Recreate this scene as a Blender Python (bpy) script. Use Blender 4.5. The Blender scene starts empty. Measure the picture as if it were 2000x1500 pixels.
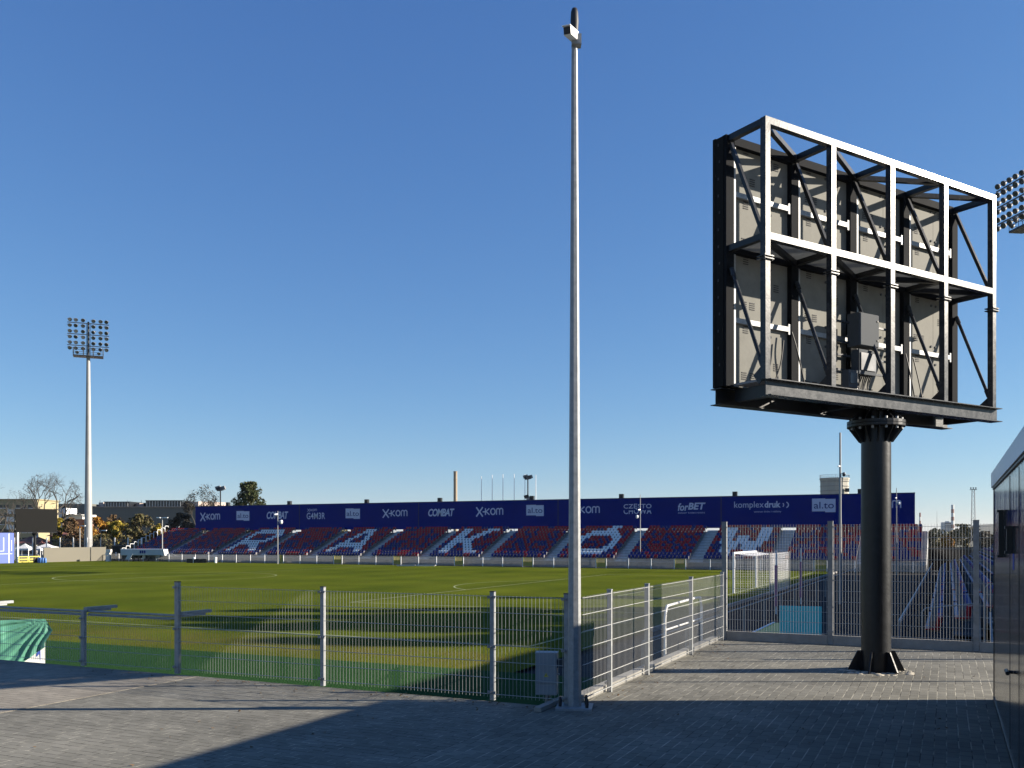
import bpy, bmesh, math, random
from mathutils import Vector, Matrix
random.seed(7)
R = math.radians
C = bpy.context.scene.collection
SC = bpy.context.scene

# ------------------------------------------------------------------ camera, sky, sun, exposure
YAW = R(25.28)
CA, SA = math.cos(YAW), math.sin(YAW)
CAMZ, F = 2.0, 1800.0
cam = bpy.data.objects.new('camera', bpy.data.cameras.new('camera'))
C.objects.link(cam)
cam.location = (0, 0, CAMZ)
cam.rotation_euler = (R(90), 0, YAW)
cam.data.sensor_width = 36
cam.data.lens = 36 * F / 2000
cam.data.shift_y = 0.15
cam.data.clip_start = 0.05
cam.data.clip_end = 9000
SC.camera = cam

SUN_EL = R(20.3)
AZ = R(0.9)
sh = Vector((CA, SA, 0)) * math.cos(AZ) + Vector((-SA, CA, 0)) * math.sin(AZ)
to_sun = Vector((sh.x * math.cos(SUN_EL), sh.y * math.cos(SUN_EL), math.sin(SUN_EL)))
world = bpy.data.worlds.new('World')
SC.world = world
world.use_nodes = True
wn = world.node_tree
bg = wn.nodes['Background']
sky = wn.nodes.new('ShaderNodeTexSky')
sky.sky_type = 'NISHITA'
sky.sun_disc = False
sky.sun_elevation = SUN_EL
sky.sun_rotation = math.atan2(to_sun.x, to_sun.y)
sky.altitude = 800
sky.air_density = 1.0
sky.dust_density = 0.0
sky.ozone_density = 6.0
# the clear autumn sky: a little more blue overhead, less glare at the horizon
sp_ = wn.nodes.new('ShaderNodeSeparateColor'); cb_ = wn.nodes.new('ShaderNodeCombineColor')
wn.links.new(sky.outputs[0], sp_.inputs[0])
for i_, (g_, k_) in enumerate(((1.0, 1.0), (0.85, 1.126), (0.58, 1.82))):
    p_ = wn.nodes.new('ShaderNodeMath'); p_.operation = 'POWER'; p_.inputs[1].default_value = g_
    q_ = wn.nodes.new('ShaderNodeMath'); q_.operation = 'MULTIPLY'; q_.inputs[1].default_value = k_
    wn.links.new(sp_.outputs[i_], p_.inputs[0]); wn.links.new(p_.outputs[0], q_.inputs[0]); wn.links.new(q_.outputs[0], cb_.inputs[i_])
wn.links.new(cb_.outputs[0], bg.inputs[0])
bg.inputs[1].default_value = 0.06
sun = bpy.data.objects.new('sun', bpy.data.lights.new('sun', 'SUN'))
C.objects.link(sun)
sun.data.energy = 5.0
sun.data.angle = R(0.53)
sun.data.color = (1.0, 0.90, 0.76)
sun.rotation_euler = to_sun.to_track_quat('Z', 'Y').to_euler()
SC.view_settings.view_transform = 'Standard'
SC.view_settings.look = 'None'
SC.view_settings.exposure = 1.35
SC.view_settings.gamma = 1.0
SC.cycles.max_bounces = 6

# ------------------------------------------------------------------ placing helpers
def cw(r, d, z=0.0):
    """right / forward distances from the viewpoint -> world point"""
    return Vector((r * CA - d * SA, r * SA + d * CA, z))
def at(px, py, z):
    d = F * (CAMZ - z) / (py - 1050)
    return cw(d * (px - 1000) / F, d, z)
def dep(px, d, z=0.0):
    return cw(d * (px - 1000) / F, d, z)
def on_y(px, Y):
    t = (px - 1000) / F
    d = Y / (CA + SA * t)
    return d * (CA * t - SA), d          # world X, depth
def on_x(px, X):
    t = (px - 1000) / F
    d = X / (CA * t - SA)
    return d * (CA + SA * t), d
def zat(py, d):
    return CAMZ - (py - 1050) * d / F

# ------------------------------------------------------------------ mesh helper
class MB:
    def __init__(self):
        self.v, self.f, self.m, self.s = [], [], [], []
    def add(self, vs, fs, mi=0, smooth=False):
        b = len(self.v)
        self.v.extend(tuple(p) for p in vs)
        for f in fs:
            self.f.append(tuple(b + i for i in f)); self.m.append(mi); self.s.append(smooth)
        return self
    def box(self, x0, x1, y0, y1, z0, z1, mi=0):
        vs = [(x, y, z) for z in (z0, z1) for y in (y0, y1) for x in (x0, x1)]
        return self.add(vs, [(0, 2, 3, 1), (4, 5, 7, 6), (0, 1, 5, 4), (2, 6, 7, 3), (0, 4, 6, 2), (1, 3, 7, 5)], mi)
    def obox(self, c, a, b, d, mi=0):
        c, a, b, d = Vector(c), Vector(a), Vector(b), Vector(d)
        vs = [c + a * i + b * j + d * k for k in (-1, 1) for j in (-1, 1) for i in (-1, 1)]
        return self.add(vs, [(0, 2, 3, 1), (4, 5, 7, 6), (0, 1, 5, 4), (2, 6, 7, 3), (0, 4, 6, 2), (1, 3, 7, 5)], mi)
    def bar(self, p0, p1, w, h=None, up=(0, 0, 1), mi=0):
        h = w if h is None else h
        p0, p1 = Vector(p0), Vector(p1)
        t = (p1 - p0)
        L = t.length
        t = t / L
        up = Vector(up)
        s = t.cross(up)
        if s.length < 1e-3:
            s = t.cross(Vector((1, 0, 0)))
        s.normalize()
        u = s.cross(t)
        return self.obox((p0 + p1) / 2, s * w / 2, t * L / 2, u * h / 2, mi)
    def tube(self, p0, p1, r0, r1=None, n=8, mi=0, cap=True, smooth=True, ph=0.0):
        r1 = r0 if r1 is None else r1
        p0, p1 = Vector(p0), Vector(p1)
        t = (p1 - p0).normalized()
        a = t.cross(Vector((0, 0, 1)))
        if a.length < 1e-3:
            a = Vector((1, 0, 0))
        a.normalize()
        b = t.cross(a)
        vs = []
        for p, r in ((p0, r0), (p1, r1)):
            for i in range(n):
                q = ph + 2 * math.pi * i / n
                vs.append(p + a * (r * math.cos(q)) + b * (r * math.sin(q)))
        fs = [(i, (i + 1) % n, n + (i + 1) % n, n + i) for i in range(n)]
        self.add(vs, fs, mi, smooth)
        if cap:
            self.add(vs[:n], [tuple(range(n - 1, -1, -1))], mi)
            self.add(vs[n:], [tuple(range(n))], mi)
        return self
    def path(self, pts, r, n=6, mi=0):
        for a, b in zip(pts, pts[1:]):
            self.tube(a, b, r, r, n, mi)
        return self
    def lathe(self, prof, c, n=16, mi=0, smooth=True, ph=0.0):
        c = Vector(c)
        vs, fs = [], []
        for r, z in prof:
            for i in range(n):
                q = ph + 2 * math.pi * i / n
                vs.append(c + Vector((r * math.cos(q), r * math.sin(q), z)))
        for k in range(len(prof) - 1):
            for i in range(n):
                fs.append((k * n + i, k * n + (i + 1) % n, (k + 1) * n + (i + 1) % n, (k + 1) * n + i))
        return self.add(vs, fs, mi, smooth)
    def prism(self, poly, o, ax, ay, az, mi=0):
        """poly (x,y) list extruded along az from o"""
        o, ax, ay, az = Vector(o), Vector(ax), Vector(ay), Vector(az)
        n = len(poly)
        vs = [o + ax * x + ay * y for x, y in poly] + [o + ax * x + ay * y + az for x, y in poly]
        fs = [tuple(range(n - 1, -1, -1)), tuple(range(n, 2 * n))]
        fs += [(i, (i + 1) % n, n + (i + 1) % n, n + i) for i in range(n)]
        return self.add(vs, fs, mi)
    def mesh(self, name, mats, off=None):
        me = bpy.data.meshes.new(name)
        v = self.v if off is None else [(p[0] - off[0], p[1] - off[1], p[2] - off[2]) for p in self.v]
        me.from_pydata(v, [], self.f)
        me.polygons.foreach_set('material_index', self.m)
        me.polygons.foreach_set('use_smooth', self.s)
        for m in (mats if isinstance(mats, (list, tuple)) else [mats]):
            me.materials.append(m)
        me.update()
        return me

OFF = {}      # world-built things: their base point
def tag(o, label=None, cat=None, group=None, kind=None):
    if label: o['label'] = label
    if cat: o['category'] = cat
    if group: o['group'] = group
    if kind: o['kind'] = kind
    return o
def thing(name, label, cat, loc=(0, 0, 0), group=None, rotz=None):
    o = bpy.data.objects.new(name, None)
    C.objects.link(o)
    o.empty_display_size = 0.3
    o.location = loc
    if rotz is None:
        OFF[o.name] = Vector(loc)
    else:
        o.rotation_euler = (0, 0, rotz)
    return tag(o, label, cat, group)
def part(name, mb, mats, parent, label=None, kind=None):
    root = parent
    while root.parent: root = root.parent
    o = bpy.data.objects.new(name, mb.mesh(name, mats, OFF.get(root.name)))
    C.objects.link(o)
    o.parent = parent
    return tag(o, label, None, None, kind)
def solo(name, mb, mats, label, cat, loc=None, group=None, kind=None):
    o = bpy.data.objects.new(name, mb.mesh(name, mats, loc))
    C.objects.link(o)
    if loc is not None:
        o.location = loc
        OFF[o.name] = Vector(loc)
    return tag(o, label, cat, group, kind)
def struct(name, mb, mats):
    return solo(name, mb, mats, None, None, None, None, 'structure')
def copy_tree(o, parent=None):
    c = o.copy()
    C.objects.link(c)
    if parent is not None: c.parent = parent
    for ch in list(o.children): copy_tree(ch, c)
    return c

# ------------------------------------------------------------------ materials
def nt(name):
    m = bpy.data.materials.new(name)
    m.use_nodes = True
    t = m.node_tree
    return m, t, t.nodes['Principled BSDF']
def pm(name, col, rough=0.6, metal=0.0, var=0.12, scale=3.0, bump=0.0, bscale=40.0, spec=0.5, stretch=None, coat=0.0):
    """procedural paint / metal / concrete: base colour broken up by two noises"""
    m, t, b = nt(name)
    tc = t.nodes.new('ShaderNodeTexCoord')
    mp = t.nodes.new('ShaderNodeMapping')
    t.links.new(tc.outputs['Object'], mp.inputs[0])
    if stretch: mp.inputs['Scale'].default_value = stretch
    n = t.nodes.new('ShaderNodeTexNoise')
    n.inputs['Scale'].default_value = scale
    n.inputs['Detail'].default_value = 6
    n.inputs['Roughness'].default_value = 0.65
    t.links.new(mp.outputs[0], n.inputs['Vector'])
    r = t.nodes.new('ShaderNodeValToRGB')
    e = r.color_ramp.elements
    e[0].position, e[1].position = 0.3, 0.72
    e[0].color = tuple(max(0, c * (1 - var)) for c in col[:3]) + (1,)
    e[1].color = tuple(min(1, c * (1 + var)) for c in col[:3]) + (1,)
    t.links.new(n.outputs[0], r.inputs[0])
    t.links.new(r.outputs[0], b.inputs['Base Color'])
    b.inputs['Metallic'].default_value = metal
    b.inputs['Specular IOR Level'].default_value = spec
    rr = t.nodes.new('ShaderNodeMapRange')
    rr.inputs['To Min'].default_value = max(0.02, rough - 0.08)
    rr.inputs['To Max'].default_value = min(1, rough + 0.08)
    t.links.new(n.outputs[0], rr.inputs[0])
    t.links.new(rr.outputs[0], b.inputs['Roughness'])
    b.inputs['Coat Weight'].default_value = coat
    if bump:
        n2 = t.nodes.new('ShaderNodeTexNoise')
        n2.inputs['Scale'].default_value = bscale
        n2.inputs['Detail'].default_value = 4
        t.links.new(mp.outputs[0], n2.inputs['Vector'])
        bp = t.nodes.new('ShaderNodeBump')
        bp.inputs['Strength'].default_value = bump
        bp.inputs['Distance'].default_value = 0.02
        t.links.new(n2.outputs[0], bp.inputs['Height'])
        t.links.new(bp.outputs[0], b.inputs['Normal'])
    return m
def paving_mat(name, c1, c2, joint, bw, bh, rot, mortar=0.006, row=None):
    m, t, b = nt(name)
    g = t.nodes.new('ShaderNodeNewGeometry')
    mp = t.nodes.new('ShaderNodeMapping')
    mp.inputs['Rotation'].default_value = (0, 0, rot)
    t.links.new(g.outputs['Position'], mp.inputs[0])
    # slight wander so the courses are not ruler straight
    nw = t.nodes.new('ShaderNodeTexNoise'); nw.inputs['Scale'].default_value = 1.3; nw.inputs['Detail'].default_value = 2
    t.links.new(mp.outputs[0], nw.inputs['Vector'])
    sc_ = t.nodes.new('ShaderNodeVectorMath'); sc_.operation = 'SCALE'; sc_.inputs['Scale'].default_value = 0.014
    t.links.new(nw.outputs['Color'], sc_.inputs[0])
    ad = t.nodes.new('ShaderNodeVectorMath'); ad.operation = 'ADD'
    t.links.new(mp.outputs[0], ad.inputs[0]); t.links.new(sc_.outputs[0], ad.inputs[1])
    br = t.nodes.new('ShaderNodeTexBrick')
    br.inputs['Scale'].default_value = 1.0
    br.inputs['Brick Width'].default_value = bw
    br.inputs['Row Height'].default_value = bh
    br.inputs['Mortar Size'].default_value = mortar
    br.inputs['Mortar Smooth'].default_value = 0.35
    br.inputs['Bias'].default_value = 0.0
    br.inputs['Color1'].default_value = c1 + (1,)
    br.inputs['Color2'].default_value = c2 + (1,)
    br.inputs['Mortar'].default_value = joint + (1,)
    t.links.new(ad.outputs[0], br.inputs['Vector'])
    # joint sand is missing here and there (dark joints)
    n3 = t.nodes.new('ShaderNodeTexNoise'); n3.inputs['Scale'].default_value = 4.5; n3.inputs['Detail'].default_value = 5
    t.links.new(mp.outputs[0], n3.inputs['Vector'])
    jr = t.nodes.new('ShaderNodeValToRGB')
    jr.color_ramp.elements[0].position = 0.42; jr.color_ramp.elements[1].position = 0.58
    jr.color_ramp.elements[0].color = (0.02, 0.018, 0.016, 1)
    jr.color_ramp.elements[1].color = joint + (1,)
    t.links.new(n3.outputs[0], jr.inputs[0]); t.links.new(jr.outputs[0], br.inputs['Mortar'])
    # the long joints between the courses: sand-filled (pale) or deep, with their shade painted dark
    row = joint if row is None else row
    sy_ = t.nodes.new('ShaderNodeSeparateXYZ'); t.links.new(ad.outputs[0], sy_.inputs[0])
    def mth(op, a, b_=None):
        q = t.nodes.new('ShaderNodeMath'); q.operation = op
        t.links.new(a, q.inputs[0])
        if b_ is not None: q.inputs[1].default_value = b_
        return q.outputs[0]
    fr = mth('ABSOLUTE', mth('SUBTRACT', mth('FRACT', mth('DIVIDE', sy_.outputs['Y'], bh)), 0.5))
    msk = mth('GREATER_THAN', fr, 0.5 - mortar * 1.1 / bh)
    wob = t.nodes.new('ShaderNodeMapRange'); wob.inputs['From Min'].default_value = 0.40; wob.inputs['From Max'].default_value = 0.60
    n7 = t.nodes.new('ShaderNodeTexNoise'); n7.inputs['Scale'].default_value = 3.1; n7.inputs['Detail'].default_value = 4
    t.links.new(mp.outputs[0], n7.inputs['Vector']); t.links.new(n7.outputs[0], wob.inputs[0])
    mm_ = t.nodes.new('ShaderNodeMath'); mm_.operation = 'MULTIPLY'; t.links.new(msk, mm_.inputs[0]); t.links.new(wob.outputs[0], mm_.inputs[1])
    mxr = t.nodes.new('ShaderNodeMix'); mxr.data_type = 'RGBA'
    t.links.new(mm_.outputs[0], mxr.inputs['Factor']); t.links.new(br.outputs['Color'], mxr.inputs['A']); mxr.inputs['B'].default_value = row + (1,)
    n = t.nodes.new('ShaderNodeTexNoise'); n.inputs['Scale'].default_value = 0.55; n.inputs['Detail'].default_value = 9; n.inputs['Roughness'].default_value = 0.7
    t.links.new(mp.outputs[0], n.inputs['Vector'])
    rp = t.nodes.new('ShaderNodeMapRange'); rp.inputs['From Min'].default_value = 0.3; rp.inputs['From Max'].default_value = 0.7
    rp.inputs['To Min'].default_value = 0.62; rp.inputs['To Max'].default_value = 1.34
    t.links.new(n.outputs[0], rp.inputs[0])
    n4 = t.nodes.new('ShaderNodeTexNoise'); n4.inputs['Scale'].default_value = 160; n4.inputs['Detail'].default_value = 2
    t.links.new(mp.outputs[0], n4.inputs['Vector'])
    rp2 = t.nodes.new('ShaderNodeMapRange'); rp2.inputs['To Min'].default_value = 0.75; rp2.inputs['To Max'].default_value = 1.25
    t.links.new(n4.outputs[0], rp2.inputs[0])
    mu = t.nodes.new('ShaderNodeMath'); mu.operation = 'MULTIPLY'
    t.links.new(rp.outputs[0], mu.inputs[0]); t.links.new(rp2.outputs[0], mu.inputs[1])
    vm = t.nodes.new('ShaderNodeVectorMath'); vm.operation = 'SCALE'
    t.links.new(mxr.outputs['Result'], vm.inputs[0]); t.links.new(mu.outputs[0], vm.inputs['Scale'])
    t.links.new(vm.outputs[0], b.inputs['Base Color'])
    b.inputs['Roughness'].default_value = 0.85
    b.inputs['Specular IOR Level'].default_value = 0.25
    inv = t.nodes.new('ShaderNodeMath'); inv.operation = 'MULTIPLY_ADD'
    inv.inputs[1].default_value = -1.0; inv.inputs[2].default_value = 1.0
    t.links.new(br.outputs['Fac'], inv.inputs[0])
    a2 = t.nodes.new('ShaderNodeMath'); a2.operation = 'MULTIPLY_ADD'; a2.inputs[1].default_value = 0.25
    t.links.new(n4.outputs[0], a2.inputs[0]); t.links.new(inv.outputs[0], a2.inputs[2])
    bp = t.nodes.new('ShaderNodeBump'); bp.inputs['Strength'].default_value = 0.6; bp.inputs['Distance'].default_value = 0.006
    t.links.new(a2.outputs[0], bp.inputs['Height']); t.links.new(bp.outputs[0], b.inputs['Normal'])
    return m
def grass_mat(name, ca, cb, cworn, worn_y=None, fine=9.0):
    m, t, b = nt(name)
    g = t.nodes.new('ShaderNodeNewGeometry')
    n = t.nodes.new('ShaderNodeTexNoise'); n.inputs['Scale'].default_value = fine; n.inputs['Detail'].default_value = 8; n.inputs['Roughness'].default_value = 0.75
    t.links.new(g.outputs['Position'], n.inputs['Vector'])
    n2 = t.nodes.new('ShaderNodeTexNoise'); n2.inputs['Scale'].default_value = 0.16; n2.inputs['Detail'].default_value = 6
    t.links.new(g.outputs['Position'], n2.inputs['Vector'])
    mx0 = t.nodes.new('ShaderNodeMath'); mx0.operation = 'MULTIPLY_ADD'; mx0.inputs[1].default_value = 0.5
    sb = t.nodes.new('ShaderNodeMath'); sb.operation = 'MULTIPLY'; sb.inputs[1].default_value = 0.5
    t.links.new(n2.outputs[0], sb.inputs[0]); t.links.new(n.outputs[0], mx0.inputs[0]); t.links.new(sb.outputs[0], mx0.inputs[2])
    r = t.nodes.new('ShaderNodeValToRGB')
    r.color_ramp.elements[0].position = 0.36; r.color_ramp.elements[1].position = 0.64
    r.color_ramp.elements[0].color = ca + (1,); r.color_ramp.elements[1].color = cb + (1,)
    t.links.new(mx0.outputs[0], r.inputs[0])
    out = r.outputs[0]
    sx = t.nodes.new('ShaderNodeSeparateXYZ'); t.links.new(g.outputs['Position'], sx.inputs[0])
    if worn_y:
        # faint mowing bands across the pitch
        w = t.nodes.new('ShaderNodeTexWave'); w.inputs['Scale'].default_value = 0.055; w.inputs['Distortion'].default_value = 0.4
        t.links.new(g.outputs['Position'], w.inputs['Vector'])
        wr = t.nodes.new('ShaderNodeMapRange'); wr.inputs['To Min'].default_value = 0.93; wr.inputs['To Max'].default_value = 1.07
        t.links.new(w.outputs['Fac'], wr.inputs[0])
        vs = t.nodes.new('ShaderNodeVectorMath'); vs.operation = 'SCALE'
        t.links.new(out, vs.inputs[0]); t.links.new(wr.outputs[0], vs.inputs['Scale']); out = vs.outputs[0]
        # worn, brownish touch-line strip
        ab = t.nodes.new('ShaderNodeMath'); ab.operation = 'SUBTRACT'; ab.inputs[1].default_value = worn_y
        t.links.new(sx.outputs['Y'], ab.inputs[0])
        a1 = t.nodes.new('ShaderNodeMath'); a1.operation = 'ABSOLUTE'; t.links.new(ab.outputs[0], a1.inputs[0])
        mr = t.nodes.new('ShaderNodeMapRange'); mr.inputs['From Min'].default_value = 0.3; mr.inputs['From Max'].default_value = 3.2
        mr.inputs['To Min'].default_value = 0.65; mr.inputs['To Max'].default_value = 0.0
        t.links.new(a1.outputs[0], mr.inputs[0])
        n5 = t.nodes.new('ShaderNodeTexNoise'); n5.inputs['Scale'].default_value = 0.9; n5.inputs['Detail'].default_value = 7; n5.inputs['Roughness'].default_value = 0.7
        t.links.new(g.outputs['Position'], n5.inputs['Vector'])
        m5 = t.nodes.new('ShaderNodeMapRange'); m5.inputs['From Min'].default_value = 0.38; m5.inputs['From Max'].default_value = 0.62
        t.links.new(n5.outputs[0], m5.inputs[0])
        mm = t.nodes.new('ShaderNodeMath'); mm.operation = 'MULTIPLY'
        t.links.new(mr.outputs[0], mm.inputs[0]); t.links.new(m5.outputs[0], mm.inputs[1])
        mix = t.nodes.new('ShaderNodeMix'); mix.data_type = 'RGBA'
        t.links.new(mm.outputs[0], mix.inputs['Factor']); t.links.new(out, mix.inputs['A']); mix.inputs['B'].default_value = cworn + (1,)
        out = mix.outputs['Result']
    t.links.new(out, b.inputs['Base Color'])
    b.inputs['Roughness'].default_value = 0.95
    b.inputs['Specular IOR Level'].default_value = 0.03
    bp = t.nodes.new('ShaderNodeBump'); bp.inputs['Strength'].default_value = 0.9; bp.inputs['Distance'].default_value = 0.05
    n6 = t.nodes.new('ShaderNodeTexNoise'); n6.inputs['Scale'].default_value = 26; n6.inputs['Detail'].default_value = 5
    t.links.new(g.outputs['Position'], n6.inputs['Vector']); t.links.new(n6.outputs[0], bp.inputs['Height'])
    t.links.new(bp.outputs[0], b.inputs['Normal'])
    return m
def leaf_mat(name, cols):
    m, t, b = nt(name)
    oi = t.nodes.new('ShaderNodeNewGeometry')
    r = t.nodes.new('ShaderNodeValToRGB')
    e = r.color_ramp.elements
    e[0].color = cols[0] + (1,); e[1].color = cols[-1] + (1,)
    for k, c in enumerate(cols[1:-1]):
        q = e.new((k + 1) / (len(cols) - 1)); q.color = c + (1,)
    t.links.new(oi.outputs['Random Per Island'], r.inputs[0])
    t.links.new(r.outputs[0], b.inputs['Base Color'])
    b.inputs['Roughness'].default_value = 0.7
    b.inputs['Specular IOR Level'].default_value = 0.2
    b.inputs['Transmission Weight'].default_value = 0.0
    b.inputs['Subsurface Weight'].default_value = 0.0
    return m

M = {}
M['galv'] = pm('galvanised_steel', (0.24, 0.25, 0.255), 0.5, 0.1, 0.22, 14, 0.05, 60)
M['galv_dull'] = pm('dull_galvanised_steel', (0.21, 0.215, 0.22), 0.6, 0.15, 0.25, 9)
M['wire'] = pm('galvanised_wire', (0.34, 0.345, 0.335), 0.55, 0.0, 0.12, 6)
M['black_steel'] = pm('black_painted_steel', (0.009, 0.010, 0.012), 0.38, 0.0, 0.35, 7, 0.08, 25, spec=0.32)
M['matte_black'] = pm('matte_black_paint', (0.010, 0.011, 0.013), 0.8, 0.0, 0.3, 6, spec=0.06)
M['grey_steel'] = pm('dark_grey_primed_steel', (0.030, 0.033, 0.038), 0.27, 0.0, 0.35, 8, 0.03, 30, spec=0.20)
M['cabinet'] = pm('aluminium_sheet', (0.17, 0.167, 0.148), 0.7, 0.0, 0.14, 5, 0.04, 20, spec=0.10)
M['led'] = pm('led_face', (0.013, 0.013, 0.0125), 0.9, 0, 0.1, 40, spec=0.1)
M['slot'] = pm('dark_slot', (0.03, 0.03, 0.032), 0.8)
M['plastic_grey'] = pm('grey_plastic', (0.065, 0.072, 0.08), 0.75, 0, 0.08, 4, spec=0.12)
M['plastic_dark'] = pm('smoked_plastic', (0.05, 0.055, 0.065), 0.25, 0, 0.1, 4)
M['white'] = pm('white_paint', (0.78, 0.78, 0.77), 0.5, 0, 0.06, 4)
M['offwhite'] = pm('weathered_white_paint', (0.62, 0.61, 0.58), 0.6, 0, 0.12, 3)
M['rubber'] = pm('black_rubber', (0.012, 0.012, 0.013), 0.6)
M['concrete'] = pm('concrete', (0.26, 0.25, 0.235), 0.9, 0, 0.25, 2.2, 0.2, 30)
M['concrete_light'] = pm('light_concrete', (0.26, 0.25, 0.225), 0.9, 0, 0.18, 3, 0.15, 40)
M['asphalt'] = pm('asphalt', (0.055, 0.055, 0.058), 0.92, 0, 0.25, 0.8, 0.3, 90)
M['ground'] = pm('scrub_ground', (0.09, 0.085, 0.05), 1.0, 0, 0.45, 0.05, 0.4, 2)
M['sand'] = pm('spilled_sand', (0.42, 0.38, 0.30), 1.0, 0, 0.2, 20, 0.5, 60)
M['navy'] = pm('navy_banner', (0.004, 0.015, 0.160), 0.8, 0, 0.12, 0.35, 0.10, 1.2, spec=0.12)
M['navy_dark'] = pm('dark_navy_sheet', (0.010, 0.016, 0.07), 0.6)
M['logo'] = pm('printed_white', (0.50, 0.53, 0.66), 0.7, 0, 0.04, 2)
M['red'] = pm('red_seat_plastic', (0.36, 0.012, 0.025), 0.4, 0, 0.12, 0.9, spec=0.25)
M['blue'] = pm('blue_seat_plastic', (0.016, 0.025, 0.165), 0.4, 0, 0.15, 0.9, spec=0.25)
M['seat_white'] = pm('white_seat_plastic', (0.74, 0.77, 0.80), 0.45, 0, 0.05, 0.9)
M['deck'] = pm('steel_decking', (0.36, 0.37, 0.37), 0.5, 0.1, 0.25, 1.5)
M['tread'] = pm('steel_stair_tread', (0.46, 0.48, 0.49), 0.6, 0.1, 0.25, 3)
M['gate_yellow'] = pm('muted_yellow_paint', (0.36, 0.31, 0.07), 0.6, 0, 0.15, 3)  # duller, darker yellow than the plain yellow paint
M['yellow'] = pm('yellow_paint', (0.60, 0.50, 0.06), 0.5, 0, 0.12, 3)
M['turquoise'] = pm('turquoise_sheet', (0.04, 0.58, 0.58), 0.55, 0, 0.08, 2)
M['tarp'] = pm('green_tarpaulin', (0.085, 0.25, 0.175), 0.45, 0, 0.18, 2.5, 0.25, 6)
M['bluesheet'] = pm('blue_vinyl', (0.06, 0.10, 0.46), 0.6, 0, 0.10, 0.6)
M['beige'] = pm('beige_screen_cloth', (0.135, 0.125, 0.098), 0.85, 0, 0.06, 0.3)
M['pink'] = pm('pink_foam', (0.34, 0.14, 0.24), 0.7)
M['net'] = pm('white_net_cord', (0.72, 0.72, 0.72), 0.8, 0, 0.04)
M['line'] = pm('white_line_paint', (0.22, 0.25, 0.12), 0.9, 0, 0.3, 1.5)
M['turf'] = grass_mat('artificial_turf', (0.014, 0.046, 0.012), (0.030, 0.076, 0.022), (0, 0, 0))
M['grass'] = grass_mat('pitch_grass', (0.046, 0.068, 0.003), (0.104, 0.121, 0.008), (0.125, 0.098, 0.022), 23.0)
M['bark'] = pm('bark', (0.055, 0.048, 0.040), 0.95, 0, 0.3, 6)
M['pave'] = paving_mat('concrete_block_paving', (0.132, 0.126, 0.103), (0.176, 0.168, 0.138), (0.06, 0.056, 0.046), 0.2, 0.107, R(90), 0.0050, (0.34, 0.32, 0.255))
M['pave_b'] = paving_mat('concrete_block_paving_cross', (0.142, 0.136, 0.111), (0.176, 0.168, 0.139), (0.40, 0.375, 0.30), 0.2, 0.107, 0.0, 0.0048, (0.04, 0.036, 0.029))
M['pave_c'] = paving_mat('pale_block_paving', (0.20, 0.18, 0.145), (0.25, 0.225, 0.18), (0.30, 0.27, 0.215), 0.2, 0.107, 0.0, 0.0048, (0.09, 0.08, 0.062))


M['deck_shaded'] = pm('shade_darkened_decking', (0.07, 0.075, 0.085), 0.8, 0, 0.25, 1.5, spec=0.15)  # decking colour darkened for the shade in the stand behind the goal
M['dark_asphalt'] = pm('dark_asphalt', (0.030, 0.031, 0.034), 1.0, 0, 0.25, 0.8, spec=0.05)
M['bracket'] = pm('seat_glint_plate', (0.15, 0.145, 0.145), 0.4, 0, 0.1, 2)  # grey of the side plates added to carry the seats' sun glints
M['cabinet_paint'] = pm('pale_cabinet_paint', (0.25, 0.27, 0.29), 0.5, 0, 0.06, 3)
M['gate_fill'] = pm('yellow_gate_sheet', (0.30, 0.27, 0.06), 0.6)
M['bluebag'] = pm('blue_bag', (0.05, 0.16, 0.42), 0.5)
M['canopy'] = pm('canopy_sheet', (0.34, 0.41, 0.47), 0.45, 0, 0.08, 1)
M['yellowwall'] = pm('yellow_render', (0.30, 0.255, 0.15), 0.9, 0, 0.08, .3)
M['darkglass'] = pm('dark_window', (0.018, 0.02, 0.024), 0.15)
M['hallwall'] = pm('grey_corrugated_wall', (0.12, 0.12, 0.105), 0.85, 0, 0.08, .1)
M['pinkish'] = pm('pale_pink_render', (0.46, 0.37, 0.32), 0.9, 0, 0.06, .3)
M['brickpink'] = pm('dull_brick', (0.26, 0.13, 0.10), 0.9, 0, 0.12, .5)
M['redroof'] = pm('red_roof_tiles', (0.16, 0.055, 0.045), 0.85, 0, 0.15, 1)
M['tan'] = pm('tan_brick', (0.30, 0.24, 0.17), 0.9, 0, 0.1, .4)
M['towerwall'] = pm('aged_concrete', (0.36, 0.34, 0.29), 0.9, 0, 0.1, .3)
M['farwall'] = pm('haze_paled_panel', (0.42, 0.43, 0.43), 0.9)  # paled base colour stands in for haze on the distant tower block
M['frontsheet'] = pm('smoked_front_panel', (0.09, 0.12, 0.16), 0.25, 0, 0.1, .5)
M['hillwood'] = pm('wooded_hill', (0.05, 0.05, 0.03), 1.0, 0, 0.4, .01)

# ------------------------------------------------------------------ ground and pitch
PZ = -1.4
mb = MB(); mb.add([(-5000, -600, -1.62), (5000, -600, -1.62), (5000, 8000, -1.62), (-5000, 8000, -1.62)], [(0, 1, 2, 3)])
struct('ground', mb, M['ground'])
mb = MB(); mb.add([(-125, 12, PZ - 0.1), (14, 12, PZ - 0.1), (14, 118, PZ - 0.1), (-125, 118, PZ - 0.1)], [(0, 1, 2, 3)])
struct('track', mb, M['dark_asphalt'])
mb = MB(); mb.add([(-122, 16.2, PZ), (-9.9, 16.2, PZ), (-9.9, 97.1, PZ), (-122, 97.1, PZ)], [(0, 1, 2, 3)])
struct('pitch', mb, M['grass'])
mb = MB(); mb.add([(-122, 12.2, PZ + .004), (-5.2, 12.2, PZ + .004), (-5.2, 21.0, PZ + .004), (-122, 21.0, PZ + .004)], [(0, 1, 2, 3)])
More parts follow.
